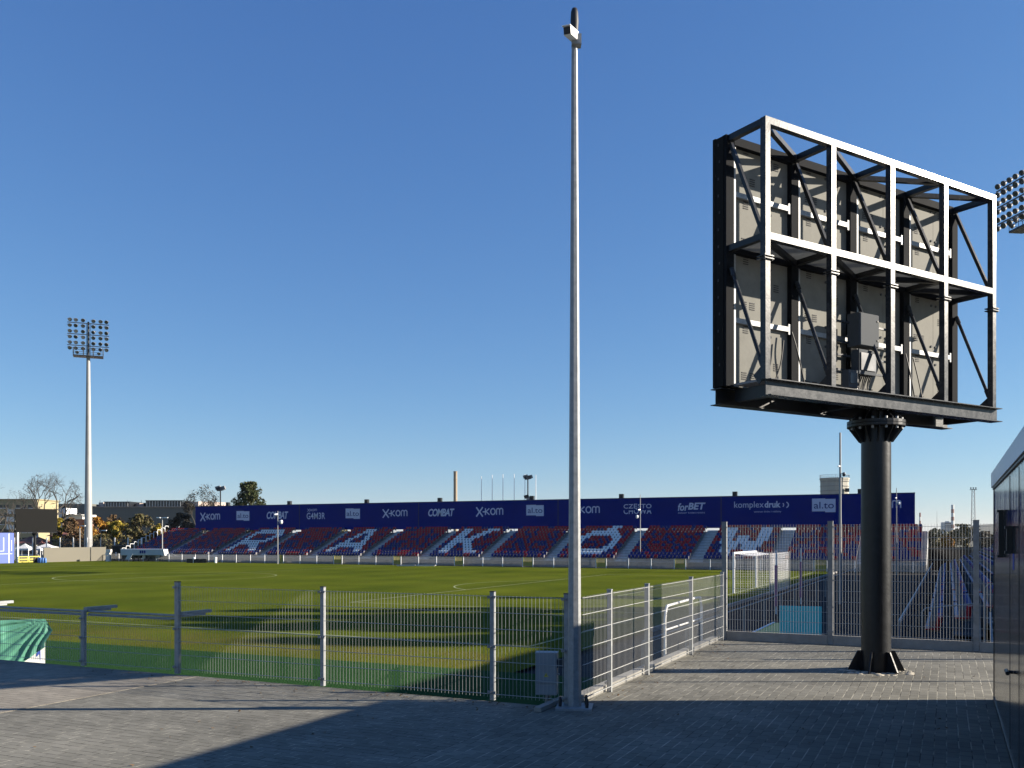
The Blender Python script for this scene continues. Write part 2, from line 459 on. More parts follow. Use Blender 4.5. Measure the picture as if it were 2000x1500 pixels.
struct('turf_strip', mb, M['turf'])
mb = MB()
LZ = PZ + 0.006
def ln(x0, y0, x1, y1, w=0.12):
    d = Vector((x1 - x0, y1 - y0, 0)).normalized(); s = Vector((-d.y, d.x, 0)) * w / 2
    a, b_ = Vector((x0, y0, LZ)), Vector((x1, y1, LZ))
    mb.add([a - s, b_ - s, b_ + s, a + s], [(0, 1, 2, 3)])
def arc(cx, cy, r, a0, a1, w=0.12):
    n = 64
    vs, fs = [], []
    for i in range(n + 1):
        q = a0 + (a1 - a0) * i / n
        vs += [(cx + (r - w / 2) * math.cos(q), cy + (r - w / 2) * math.sin(q), LZ), (cx + (r + w / 2) * math.cos(q), cy + (r + w / 2) * math.sin(q), LZ)]
    for i in range(n): fs.append((2 * i, 2 * i + 1, 2 * i + 3, 2 * i + 2))
    mb.add(vs, fs)
XG, XL, Y0, Y1 = -11.8, -111.8, 26.3, 94.3
YC, XC = (Y0 + Y1) / 2, (XG + XL) / 2
ln(XL, Y0, XG, Y0); ln(XL, Y1, XG, Y1); ln(XG, Y0 + .07, XG, Y1 - .07); ln(XL, Y0 + .07, XL, Y1 - .07); ln(XC, Y0 + .07, XC, Y1 - .07)
for s, x in ((-1, XG), (1, XL)):
    for w_, dd in ((20.16, 16.5), (9.16, 5.5)):
        ln(x + s * .07, YC - w_, x + s * dd, YC - w_); ln(x + s * .07, YC + w_, x + s * dd, YC + w_)
        ln(x + s * (dd + .06), YC - w_, x + s * (dd + .06), YC + w_)
    q = math.acos(5.5 / 9.15)
    arc(x + s * 11, YC, 9.15, (math.pi if s < 0 else 0) - q * .99, (math.pi if s < 0 else 0) + q * .99)
arc(XC, YC, 9.15, 0, 2 * math.pi)
struct('pitch_marking', mb, M['line'])

# terrace block and its pavings
mb = MB()
mb.box(-60, 9, -40, 10.08, -1.6, -0.01); mb.box(-4.05, 9, 10.08, 18.08, -1.6, -0.01)
struct('terrace', mb, M['concrete'])
mb = MB(); mb.add([(-4.3, -40, 0), (9, -40, 0), (9, 18.08, 0), (-4.05, 18.08, 0), (-4.05, 10.08, 0), (-4.3, 10.08, 0)], [(0, 1, 2, 3, 4, 5)])
struct('paving', mb, M['pave'])
mb = MB(); mb.add([(-4.3, 10.08, 0), (-9.75, 10.08, 0), (-9.75, -40, 0), (-4.3, -40, 0)], [(0, 1, 2, 3)])
struct('cross_paving', mb, M['pave_b'])
mb = MB(); mb.add([(-9.80, 10.08, 0), (-60, 10.08, 0), (-60, -40, 0), (-9.80, -40, 0)], [(0, 1, 2, 3)])
struct('pale_paving', mb, M['pave_c'])
mb = MB(); mb.box(-9.80, -9.75, -40, 10.08, -.1, 0.004)
struct('kerb_strip', mb, M['pave_c'])

# ------------------------------------------------------------------ wire mesh fences
def mesh_panel(mb, p0, p1, z0, z1, vs=0.05, hz=None, rv=0.0024, rh=0.003, double=True, zoff=0.0):
    p0, p1 = Vector(p0), Vector(p1)
    L = (p1 - p0).length
    t = (p1 - p0) / L
    nrm = Vector((-t.y, t.x, 0))
    n = int(L / vs)
    o = (L - n * vs) / 2
    for i in range(n + 1):
        q = p0 + t * (o + i * vs)
        mb.tube(q + Vector((0, 0, z0)), q + Vector((0, 0, z1)), rv, rv, 4, 0, False, False)
    for z in hz:
        for s in ((-1, 1) if double else (0,)):
            a = p0 + nrm * s * (rv + rh) ; b = p1 + nrm * s * (rv + rh)
            mb.tube(a + Vector((0, 0, z)), b + Vector((0, 0, z)), rh, rh, 4, 0, False, False)
def fence_post(mb, p, z0, z1, w=0.06, dpt=0.04, t=(1, 0, 0)):
    t = Vector(t); nrm = Vector((-t.y, t.x, 0))
    mb.obox(Vector(p) + Vector((0, 0, (z0 + z1) / 2)), t * w / 2, nrm * dpt / 2, (0, 0, (z1 - z0) / 2))
    mb.obox(Vector(p) + Vector((0, 0, z1 + .006)), t * (w / 2 + .003), nrm * (dpt / 2 + .003), (0, 0, .006), 1)
def clamp_set(mb, p, zs, t=(1, 0, 0)):
    t = Vector(t); nrm = Vector((-t.y, t.x, 0))
    for z in zs:
        c = Vector(p) + Vector((0, 0, z))
        mb.obox(c - nrm * .035, t * .055, nrm * .012, (0, 0, .016))
        mb.tube(c - nrm * .046, c - nrm * .066, .010, .010, 6)
FY = 10.16
HZ = [0.08 + 0.2 * k for k in range(7)]
# front fence (tall part)
fx = [-10.24, -7.62, -5.06, -4.08]
th = thing('mesh_fence', 'waist high galvanised wire mesh fence along the front edge of the paving', 'fence', (fx[1], FY, 0))
for i, x in enumerate(fx):
    mb = MB(); fence_post(mb, (x, FY, 0), 0, 1.33 if i else 1.345, 0.058 if i else 0.075, 0.05)
    p_ = part('post', mb, [M['galv'], M['rubber']], th)
    for cz in (1.27, 0.66, 0.10):
        mb = MB(); clamp_set(mb, (x, FY, 0), (cz,)); part('clamp', mb, M['galv_dull'], p_)
for a, b in zip(fx, fx[1:]):
    mb = MB(); mesh_panel(mb, (a + .035, FY - .032, 0), (b - .035, FY - .032, 0), 0.045, 1.29, hz=HZ)
    part('mesh_panel', mb, M['wire'], th)
# low fence on the left, with bracket arms and a top rail
lx = [-17.2, -14.7, -12.2]
th = thing('low_mesh_fence', 'lower wire mesh fence with double top rail and bracket arms beside the green tarpaulin', 'fence', (-12.2, FY, 0))
for x in lx:
    mb = MB(); fence_post(mb, (x, FY, 0), 0, 0.85, 0.07, 0.055)
    p_ = part('post', mb, [M['galv'], M['galv']], th)
    for cz in (0.74, 0.44, 0.08):
        mb = MB(); clamp_set(mb, (x, FY, 0), (cz,)); part('clamp', mb, M['galv_dull'], p_)
for x in lx + [-10.24]:
    mb = MB(); z = 0.865 if x < -11 else 0.86
    mb.box(x - .035 + .04 * (x > -11), x + .035 + .04 * (x > -11), FY + .03, FY + .62, z, z + .045)
    mb.box(x - .03 + .04 * (x > -11), x + .03 + .04 * (x > -11), FY + .03, FY + .5, z - .03, z - .002)
    part('bracket_arm', mb, M['galv'], th)
for a, b in zip(lx, lx[1:] + [-10.30]):
    mb = MB(); mesh_panel(mb, (a + .04, FY - .032, 0), (b - .045, FY - .032, 0), 0.03, 0.80, hz=[.06, .26, .46, .66, .79])
    part('mesh_panel', mb, M['wire'], th)
    mb = MB()
    for q in (0.80, 0.845):
        mb.tube((a + .04, FY + .06, q), (b - .03, FY + .06, q), .018, .018, 8)
    part('top_rail', mb, M['galv'], th)
# side fence running towards the high fence
SX = -3.96
sy = [11.35, 13.0, 15.55, 17.95]
th = thing('side_mesh_fence', 'sunlit wire mesh fence running back from the tall camera pole to the high fence', 'fence', (SX, sy[0], 0))
for y in sy:
    mb = MB(); fence_post(mb, (SX, y, 0), -.02, 1.32, 0.05, 0.06, (0, 1, 0))
    p_ = part('post', mb, [M['galv'], M['galv']], th)
    for cz in (1.26, 0.66, 0.12):
        mb = MB(); clamp_set(mb, (SX, y, 0), (cz,), (0, -1, 0)); part('clamp', mb, M['galv_dull'], p_)
for a, b in zip([10.25] + sy, sy):
    mb = MB(); mesh_panel(mb, (SX + .034, a + .03, 0), (SX + .034, b - .03, 0), 0.03, 1.30, hz=HZ)
    part('mesh_panel', mb, M['wire'], th)
mb = MB(); mb.box(-4.16, -4.02, 10.3, 18.0, -.3, .075); part('kerb', mb, M['concrete_light'], th)
# high fence
HY = 18.16
hx = [-3.96, -1.98, 0.46, 2.9]
th = thing('high_mesh_fence', 'head high wire mesh fence on a grey kerb behind the black scoreboard column', 'fence', (-1.98, HY, 0))
for i, x in enumerate(hx):
    mb = MB(); fence_post(mb, (x, HY, 0), 0, 2.30, 0.095, 0.07)
    p_ = part('post', mb, [M['galv_dull'], M['galv_dull']], th)
    for cz in (2.2, 1.7, 1.2, .7, .24):
        mb = MB(); clamp_set(mb, (x, HY, 0), (cz,)); part('clamp', mb, M['galv_dull'], p_)
for a, b in zip(hx, hx[1:]):
    mb = MB(); mesh_panel(mb, (a + .05, HY - .03, 0), (b - .05, HY - .03, 0), 0.15, 2.25, hz=[.2 + .2 * k for k in range(11)])
    part('mesh_panel', mb, M['wire'], th)
    mb = MB(); mb.box(a + .052, b - .052, HY - .028, HY + .028, -.05, .17)
    part('kerb', mb, M['concrete'], th)

# ------------------------------------------------------------------ tall camera pole in the foreground
bp = cw(0.735, 10.83)
th = thing('camera_pole', 'tall galvanised octagonal foreground pole with a white camera near its top', 'pole', bp)
mb = MB()
mb.tube(bp + Vector((0, 0, .02)), bp + Vector((0, 0, 7.72)), .083, .036, 8, 0, True, False, R(12))
mb.tube(bp + Vector((0, 0, 7.72)), bp + Vector((0, 0, 7.95)), .034, .034, 10)
part('pole', mb, M['galv'], th)
mb = MB(); mb.obox(bp + Vector((0, 0, .012)), cw(.21, -.03), cw(.03, .21), (0, 0, .012)); pl = part('base_plate', mb, M['galv'], th)
for sx_, sy_ in ((-1, -.2), (.8, -.75), (.85, .55), (-.55, .8)):
    q = bp + cw(.17 * sx_, .17 * sy_, .02)
    mb = MB(); mb.lathe([(.02, 0), (.022, .05), (.019, .09), (.012, .115), (0, .12)], q, 8); part('bolt_cap', mb, M['rubber'], pl)
mb = MB(); mb.lathe([(.036, 7.90), (.042, 7.96), (.05, 8.06), (.044, 8.17), (.03, 8.215), (0, 8.22)], (bp.x, bp.y, 0), 10)
part('top_cap', mb, M['rubber'], th)
mb = MB()
mb.obox(bp + cw(.02, -.03, 7.87 - .05), cw(.055, 0), cw(0, .055), (0, 0, .06))
part('camera_bracket', mb, M['galv'], th)
mb = MB()
dv = (cw(-.16, -.40, -.10)).normalized(); sd = dv.cross(Vector((0, 0, 1))).normalized(); upv = sd.cross(dv)
cc = bp + cw(-.05, -.16, 7.83)
mb.obox(cc, sd * .043, dv * .15, upv * .043)
mb.obox(cc + upv * .048 + dv * .02, sd * .05, dv * .165, upv * .004)
cm = part('security_camera', mb, M['white'], th)
mb = MB(); mb.obox(cc + dv * .153, sd * .04, dv * .004, upv * .038); part('lens', mb, M['rubber'], cm)

# offcut of concrete kerb lying at the foot of the pole
mb = MB(); a = at(1050, 1386, .03); b = at(1100, 1364, .03); mb.bar(a, b, .085, .05)
solo('kerb_offcut', mb, M['concrete_light'], 'pale concrete offcut lying on the paving at the foot of the tall camera pole', 'kerb', (a.x, a.y, 0))

# ------------------------------------------------------------------ scoreboards
def ibeam(mb, p0, p1, h, w, tk=.012):
    """I section hung below the line p0-p1 (line is its top)"""
    p0, p1 = Vector(p0), Vector(p1)
    Z = Vector((0, 0, 1))
    mb.bar(p0 - Z * tk / 2, p1 - Z * tk / 2, w, tk)
    mb.bar(p0 - Z * (h - tk / 2), p1 - Z * (h - tk / 2), w, tk)
    mb.bar(p0 - Z * h / 2, p1 - Z * h / 2, tk, h - 2 * tk - .004)
def scoreboard(label, P0, U, V, W, T, zb, zt, zm, poleP, ground, rear=True):
    P0 = Vector((P0[0], P0[1], 0)); U = Vector((U[0], U[1], 0)).normalized(); V = Vector((V[0], V[1], 0)).normalized()
    Z = Vector((0, 0, 1))
    P = lambda u, v, z: P0 + U * u + V * v + Z * z
    poleP = Vector((poleP[0], poleP[1], ground))
    th = thing('scoreboard', label, 'scoreboard', poleP)
    us = [W * k / 4 for k in range(5)]
    bl = M['black_steel']
    # column
    mb = MB(); r = .212
    mb.tube(poleP + Z * .0, Vector((poleP.x, poleP.y, zb - .40)), r, r, 28, 0, False)
    col = part('column', mb, bl, th)
    for k in range(6):
        q = k * math.pi / 3 + .35
        e = Vector((math.cos(q), math.sin(q), 0)); s = Vector((-e.y, e.x, 0))
        mb = MB(); mb.prism([(r - .02, 0), (r + .20, 0), (r + .20, .02), (r + .06, .30), (r - .02, .30)], poleP - s * .011 - Z * .0 + Z * .004, e, Z, s * .022)
        part('base_fin', mb, bl, col)
    mb = MB()
    zf = zb - .40
    mb.lathe([(r, -.05), (.41, -.05), (.415, -.04), (.415, -.004), (.0, -.004)], (poleP.x, poleP.y, zf), 28, 0, False)
    mb.lathe([(0, .004), (.415, .004), (.415, .045), (.40, .05), (r, .05)], (poleP.x, poleP.y, zf), 28, 0, False)
    for k in range(12):
        q = k * math.pi / 6 + .2
        e = Vector((math.cos(q), math.sin(q), 0)); s = Vector((-e.y, e.x, 0)); o = Vector((poleP.x, poleP.y, zf)) - s * .006
        mb.prism([(r - .01, -.052), (.38, -.052), (.38, -.08), (r + .03, -.27), (r - .01, -.27)], o, e, Z, s * .012)
        mb.prism([(r - .03, .052), (.38, .052), (.38, .08), (r + .02, .20), (r - .03, .20)], o, e, Z, s * .012)
    mb.tube(Vector((poleP.x, poleP.y, zf + .05)), Vector((poleP.x, poleP.y, zb - .2)), r - .03, r - .03, 24)
    fl = part('flange', mb, bl, th)
    mb = MB()
    for k in range(12):
        q = k * math.pi / 6 + .2 + math.pi / 12
        c = Vector((poleP.x + .36 * math.cos(q), poleP.y + .36 * math.sin(q), zf))
        mb.tube(c - Z * .085, c - Z * .05, .02, .02, 6, 0, True, False); mb.tube(c + Z * .05, c + Z * .085, .02, .02, 6, 0, True, False)
    part('flange_bolts', mb, M['galv'], fl)
    # bottom I-beams
    mb = MB()
    ibeam(mb, P(-.02, -.02, zb), P(W + .10, -.02, zb), .22, .20)
    b1 = part('bottom_beam', mb, M['grey_steel'], th)
    mb = MB(); ibeam(mb, P(-.12, T + .14, zb - .025), P(W + .02, T + .14, zb - .025), .23, .20); part('bottom_beam', mb, bl, th)
    for u in (W * .38, W * .62, .2, W - .2):
        mb = MB(); mb.bar(P(u, .09, zb - .12), P(u, T + .04, zb - .12), .10, .17)
        part('cross_beam', mb, bl, th)
    # rear frame
    w = .092
    for i, u in enumerate(us):
        mb = MB(); mb.bar(P(u, 0, zb + .001), P(u, 0, zm - .30), w, w, V)
        mb.bar(P(u, 0, zm - .285), P(u, 0, zt - .0), w, w, V)
        for zz in (zm - .31, zm - .272): mb.bar(P(u - .085, 0, zz), P(u + .085, 0, zz), .15, .014, Z)
        for s in (-.07, .07): mb.tube(P(u + s, -.05, zm - .33), P(u + s, -.05, zm - .25), .012, .012, 6)
        part('rear_post', mb, M['grey_steel'], th)
        mb = MB()
        mb.bar(P(u, T + .02, zb), P(u, T + .02, zt), .15, .075, V)
        part('front_post', mb, M['matte_black'], th)
        for zz in (zt - w / 2, zm):
            mb = MB(); mb.bar(P(u, w / 2 + .002, zz), P(u, T - .02, zz), w * .9, w * .9); part('side_rail', mb, bl, th)
        mb = MB(); mb.bar(P(u, T - .03, zt - .12), P(u, w / 2, zm + .06), .05, .05, U)
        part('side_brace', mb, bl, th)
        mb = MB()
        a, b = P(u, T - .04, zm - .28), P(u, .05, zb + .20)
        mb.tube(a, b, .027, .027, 8)
        for e, f_ in ((a, b), (b, a)):
            mb.tube(e, e + (f_ - e).normalized() * .12, .036, .036, 8)
        mb.bar(P(u, .03, zb + .01), P(u, .13, zb + .14), .012, .2, V)
        part('tie_rod', mb, M['grey_steel'], th)
    for i in range(4):
        a, b = us[i], us[i + 1]
        for zz in (zt - w / 2, zm):
            mb = MB(); mb.bar(P(a + w / 2, 0, zz), P(b - w / 2, 0, zz), w, w)
            part('rear_rail', mb, M['grey_steel'], th)
        for zz, h_, w_ in ((zt - .06, .115, .09), (zm, .09, .075)):
            mb = MB(); mb.bar(P(a + .076, T + .02, zz), P(b - .076, T + .02, zz), w_, h_)
            part('front_rail', mb, M['matte_black'], th)
        q0, q1 = (0.06, T - .06) if i < 2 else (T - .06, .06)
        for zz in (zt - .05, zm - .015):
            mb = MB(); mb.bar(P(a + .06, q0, zz), P(b - .06, q1, zz), .065, .07)
            part('plan_brace', mb, bl, th)
        if rear:
            mb = MB()
            z = zm + .03
            for k in range(50):
                u = a + .06 + (b - a - .12) * k / 49
                mb.bar(P(u, .055, z), P(u, T - .03, z), .007, .012)
            for k in range(16):
                v = .065 + (T - .11) * k / 15
                mb.bar(P(a + .06, v, z + .009), P(b - .06, v, z + .009), .007, .006)
            part('walkway_grating', mb, M['wire'], th)
            mb = MB()
            for k in range(40):
                u = a + .06 + (b - a - .12) * k / 39
                mb.bar(P(u, .09, zb + .018), P(u, T - .03, zb + .018), .004, .03)
            for k in range(20):
                v = .10 + (T - .14) * k / 19
                mb.bar(P(a + .06, v, zb + .016), P(b - .06, v, zb + .016), .005, .016)
            part('floor_grating', mb, M['galv_dull'], th)
            for zz in ((zt + zm) / 2, (zm + zb) / 2 - .02):
                mb = MB()
                mb.bar(P(a + .085, T + .015, zz), P(b - .10, T + .015, zz), .035, .07)
                mb.bar(P(b - .10, T + .005, zz - .075), P(b - .10, T + .005, zz + .075), .05, .02, V)
                part('cabinet_rail', mb, M['galv'], th)
            for za_, zb_ in ((zb + .04, zm - .06), (zm + .06, zt - .14)):
                mb = MB(); mb.bar(P(a + .098, T, za_), P(a + .098, T, zb_), .035, .02, V)
                part('edge_strip', mb, M['galv'], th)
            # four cabinets high
            lv = [zb + .01, (zm + zb) / 2 - .02, zm, (zt + zm) / 2, zt - .01]
            for k in range(4):
                z0, z1 = lv[k] + .006, lv[k + 1] - .006
                mb = MB()
                sp = a + (b - a) * .62
                mb.obox((P(a + .08, T + .115, z0) + P(sp - .003, T + .115, z1)) / 2, U * (sp - a - .083) / 2, V * .055, Z * (z1 - z0) / 2)
                ca_ = part('cabinet', mb, M['cabinet'], th); mb = MB()
                mb.obox((P(sp + .003, T + .115, z0) + P(b - .08, T + .115, z1)) / 2, U * (b - sp - .083) / 2, V * .055, Z * (z1 - z0) / 2)
                cb = part('cabinet', mb, M['cabinet'], th)
                mb = MB()
                for own, c0, zz in ((ca_, a + .30, z0 + (.2 if k % 2 else .12)), (ca_, a + .46, z0 + (.2 if k % 2 else .12)), (cb, sp + .13, z0 + (.52 if k % 2 else .3)), (ca_, a + .33, z1 - .13)):
                    mb = MB()
                    for q in range(4):
                        mb.obox(P(c0 + .05, T + .056, min(z1 - .03, zz + q * .03)), U * .05, V * .003, Z * .006)
                    part('louvre', mb, M['slot'], own)
                for own, c0 in ((ca_, sp - .06), (cb, sp + .06)):
                    for zz in (z0 + .14, z1 - .14):
                        mb = MB(); mb.tube(P(c0, T + .058, zz), P(c0, T + .045, zz), .02, .02, 8)
                        part('latch', mb, M['plastic_grey'], own)
    # LED face
    mb = MB()
    mb.obox((P(-.09, T + .20, zb - .01) + P(W + .09, T + .20, zt)) / 2, U * (W / 2 + .09), V * .028, Z * (zt - zb + .01) / 2)
    mb.obox((P(-.085, T + .10, zb) + P(-.065, T + .10, zt - .01)) / 2, U * .011, V * .07, Z * (zt - zb - .01) / 2)
    mb.obox((P(W + .065, T + .10, zb) + P(W + .085, T + .10, zt - .01)) / 2, U * .011, V * .07, Z * (zt - zb - .01) / 2)
    sc = part('screen', mb, M['led'], th)
    mb = MB()
    for k in range(14):
        zz = zb + .3 + k * .235
        mb.obox(P(-.098, T + .10 + (.012 if k % 3 else -.01), zz), U * .002, V * .012, Z * .018)
    part('side_vents', mb, M['slot'], sc)
    return th, P
WU = (0.53859, 0.84257); WV = (-0.84257, 0.53859)
sbp = cw(5.47, 13.85)
sb1, P = scoreboard('big scoreboard seen from behind, black steel lattice frame on a thick black column', (-2.18, 12.482), WU, WV, 5.268, .655, 4.10, 7.57, 6.0, sbp, 0.0)
# electrical boxes and cables in the scoreboard
Zv = Vector((0, 0, 1)); Uv = Vector((WU[0], WU[1], 0)); Vv = Vector((WV[0], WV[1], 0))
def ebox(u0, u1, v0, v1, z0, z1):
    mb = MB(); mb.obox((P(u0, v0, z0) + P(u1, v1, z1)) / 2, Uv * (u1 - u0) / 2, Vv * (v1 - v0) / 2, Zv * (z1 - z0) / 2); return mb
mb = ebox(2.28, 2.74, .28, .48, 4.86, 5.35); mb.obox(P(2.51, .272, 5.105), Uv * .222, Vv * .006, Zv * .235)
bx = part('switch_box', mb, M['plastic_grey'], sb1)
mb = MB()
for z in (4.96, 5.25): mb.obox(P(2.70, .262, z), Uv * .012, Vv * .006, Zv * .012)
part('lock', mb, M['rubber'], bx)
mb = ebox(2.32, 2.72, .30, .44, 4.44, 4.81)
bx = part('fuse_box', mb, M['plastic_grey'], sb1)
mb = MB(); mb.obox(P(2.52, .293, 4.63), Uv * .17, Vv * .008, Zv * .13); part('window', mb, M['plastic_dark'], bx)
mb = ebox(2.08, 2.29, .30, .42, 4.22, 4.48); bx = part('fuse_box', mb, M['plastic_grey'], sb1)
mb = MB(); mb.obox(P(2.185, .294, 4.36), Uv * .08, Vv * .008, Zv * .08); part('window', mb, M['plastic_dark'], bx)
mb = MB()
for z in (5.22, 4.92, 4.72, 4.50): mb.bar(P(1.98, .46, z), P(3.3, .46, z), .03, .03)
part('mounting_rail', mb, M['grey_steel'], sb1)
for k in range(9):
    u = 2.36 + .042 * k; rnd = random.uniform
    e = u + rnd(-.12, .12)
    pts = [P(u + (e - u) * q * q, .36 + .05 * math.sin(q * 3), 4.46 - (4.46 - 4.12) * q) for q in [i / 6 for i in range(7)]]
    mb = MB(); mb.path(pts, .011, 5); part('cable', mb, M['rubber'], sb1)
def cable(pts, r=.011):
    out = []
    for i in range(len(pts) - 1):
        p0, p1, p2, p3 = [Vector(pts[max(0, min(len(pts) - 1, i + k))]) for k in (-1, 0, 1, 2)]
        for s in range(5):
            t = s / 5
            out.append(0.5 * ((2 * p1) + (p2 - p0) * t + (2 * p0 - 5 * p1 + 4 * p2 - p3) * t * t + (3 * p1 - p0 - 3 * p2 + p3) * t ** 3))
    out.append(Vector(pts[-1]))
    mb = MB(); mb.path(out, r, 5); return mb
for pts in ([P(2.75, .40, 4.9), P(2.80, .32, 4.6), P(2.98, .30, 4.35), P(2.85, .28, 4.15), P(2.55, .3, 4.12)],
            [P(1.20, .60, 4.98), P(1.26, .55, 4.7), P(1.42, .52, 4.12)], [P(1.06, .63, 4.85), P(1.0, .63, 4.5), P(.85, .62, 4.2)],
            [P(3.86, .60, 4.95), P(3.92, .55, 4.6), P(4.02, .52, 4.12)], [P(4.06, .6, 4.9), P(4.12, .56, 4.6), P(4.2, .5, 4.12)],
            [P(2.52, .62, 5.0), P(2.5, .58, 4.7), P(2.56, .55, 4.3)]):
    part('cable', cable(pts), M['rubber'], sb1)
# sand spilled round the column base
mb = MB()
for k in range(60):
    q = random.uniform(0, 6.28); rr = random.uniform(.25, .52); s = random.uniform(.02, .07)
    c = sbp + Vector((rr * math.cos(q), rr * math.sin(q), .0))
    mb.lathe([(s, 0.001), (s * .7, s * .18), (0, s * .25)], c, 6, 0, True, q)
tag(solo('sand', mb, M['sand'], 'pale sand and grit spilled round the foot of the scoreboard column', 'sand', sbp), kind='stuff')

# ------------------------------------------------------------------ floodlight masts
def lamp_mesh():
    mb = MB()
    prof = [(.0, -.26), (.09, -.25), (.16, -.16), (.235, .0), (.25, .10), (.245, .11)]
    mb.lathe(prof, (0, 0, 0), 12, 0)
    mb.lathe([(.235, .10), (0, .085)], (0, 0, 0), 12, 1)
    mb.add([(-.03, -.27, -.02), (.03, -.27, -.02), (.03, -.27, .02), (-.03, -.27, .02), (-.03, .27, -.02), (.03, .27, -.02), (.03, .27, .02), (-.03, .27, .02)], [(0, 1, 2, 3), (4, 5, 6, 7)])
    mb.bar((0, -.26, 0), (0, -.26, -.30), .05, .02); mb.bar((0, .26, 0), (0, .26, -.30), .05, .02); mb.bar((0, -.27, -.30), (0, .27, -.30), .05, .02)
    return mb.mesh('lamp', [M['galv_dull'], M['glass']])
M['glass'] = pm('lamp_glass', (0.05, 0.06, 0.07), 0.1, 0, 0.1)
M['mast'] = pm('mast_galvanised', (0.30, 0.30, 0.29), 0.55, 0.1, 0.12, 0.8)
LAMP = lamp_mesh()
def floodlight(label, base, az, ztop, cols, r0):
    """az: world angle of the arm direction"""
    th = thing('floodlight_mast', label, 'floodlight', base)
    A = Vector((math.cos(az), math.sin(az), 0)); N = Vector((A.y, -A.x, 0)); Z = Vector((0, 0, 1))
    zp = ztop - 6.0
    B = Vector((base.x, base.y, 0))
    mb = MB(); mb.tube(Vector(base), B + Z * zp, r0, r0 * .42, 16, 0, True, False); part('mast', mb, M['mast'], th)
    mb = MB()
    hw = 2.1
    mb.obox(B + Z * (zp + .08), A * hw, N * .75, Z * .10); pf = part('platform', mb, M['grey_steel'], th)
    mb = MB()
    for z in (.65, 1.25):
        for s in (-1, 1):
            mb.bar(B + A * -hw + N * .73 * s + Z * (zp + z), B + A * hw + N * .73 * s + Z * (zp + z), .05)
            mb.bar(B + A * hw * s - N * .7 + Z * (zp + z), B + A * hw * s + N * .7 + Z * (zp + z), .05)
    for s in (-1, -.33, .33, 1):
        for q in (-1, 1): mb.bar(B + A * hw * s * .99 + N * .73 * q + Z * (zp + .18), B + A * hw * s * .99 + N * .73 * q + Z * (zp + 1.25), .05)
    part('railing', mb, M['grey_steel'], pf)
    mb = MB()
    mb.tube(B + Z * (zp + .18), B + Z * (ztop - .6), .17, .14, 8)
    for s in (-.25, .25): mb.bar(B + A * s - N * .18 + Z * (zp + .2), B + A * s - N * .18 + Z * (ztop - .8), .05)
    for k in range(10): mb.bar(B - A * .25 - N * .18 + Z * (zp + .5 + k * .45), B + A * .25 - N * .18 + Z * (zp + .5 + k * .45), .04)
    part('spine', mb, M['grey_steel'], th)
    half = cols[-1] + .35
    zs = [ztop - .9 - 1.72 * k for k in range(3)]
    for z in zs:
        mb = MB(); mb.bar(B - A * half + N * .2 + Z * z, B + A * half + N * .2 + Z * z, .11); part('arm', mb, M['grey_steel'], th)
    for z in zs:
        for s in (-1, 1):
            for c in cols:
                for v in (-1, 1):
                    o = bpy.data.objects.new('lamp', LAMP); C.objects.link(o); o.parent = th
                    o.location = B + A * (s * c) + N * .28 + Z * (z + (.43 if v > 0 else -.43)) - Vector(base)
                    o.scale = (1.18, 1.18, 1.18)
                    aim = (N + A * (-s * .12 + random.uniform(-.35, .35)) - Z * random.uniform(.45, .75)).normalized()
                    o.rotation_euler = aim.to_track_quat('Z', 'X').to_euler()
                    o['label'] = 'round floodlight lamp facing the pitch' ; del o['label']
    for s in (-1, 1):
        o = bpy.data.objects.new('lamp', LAMP); C.objects.link(o); o.parent = th
        o.location = B + A * (s * 1.5) + N * .8 + Z * (zp + .5) - Vector(base)
        o.rotation_euler = (N - Z * .6).to_track_quat('Z', 'X').to_euler()
    return th
b1 = dep(172.5, 141, PZ)
floodlight('tall pale floodlight mast with a full lamp rack, behind the beige screen', b1, YAW + R(22), 35.6, [.72, 1.72, 2.55], .62)
b2 = dep(2012, 90, PZ)
floodlight('floodlight mast at the right edge, only part of its lamp rack showing', b2, YAW + R(-82.5), 38.4, [.75, 1.7, 2.6, 3.5, 4.4], .55)

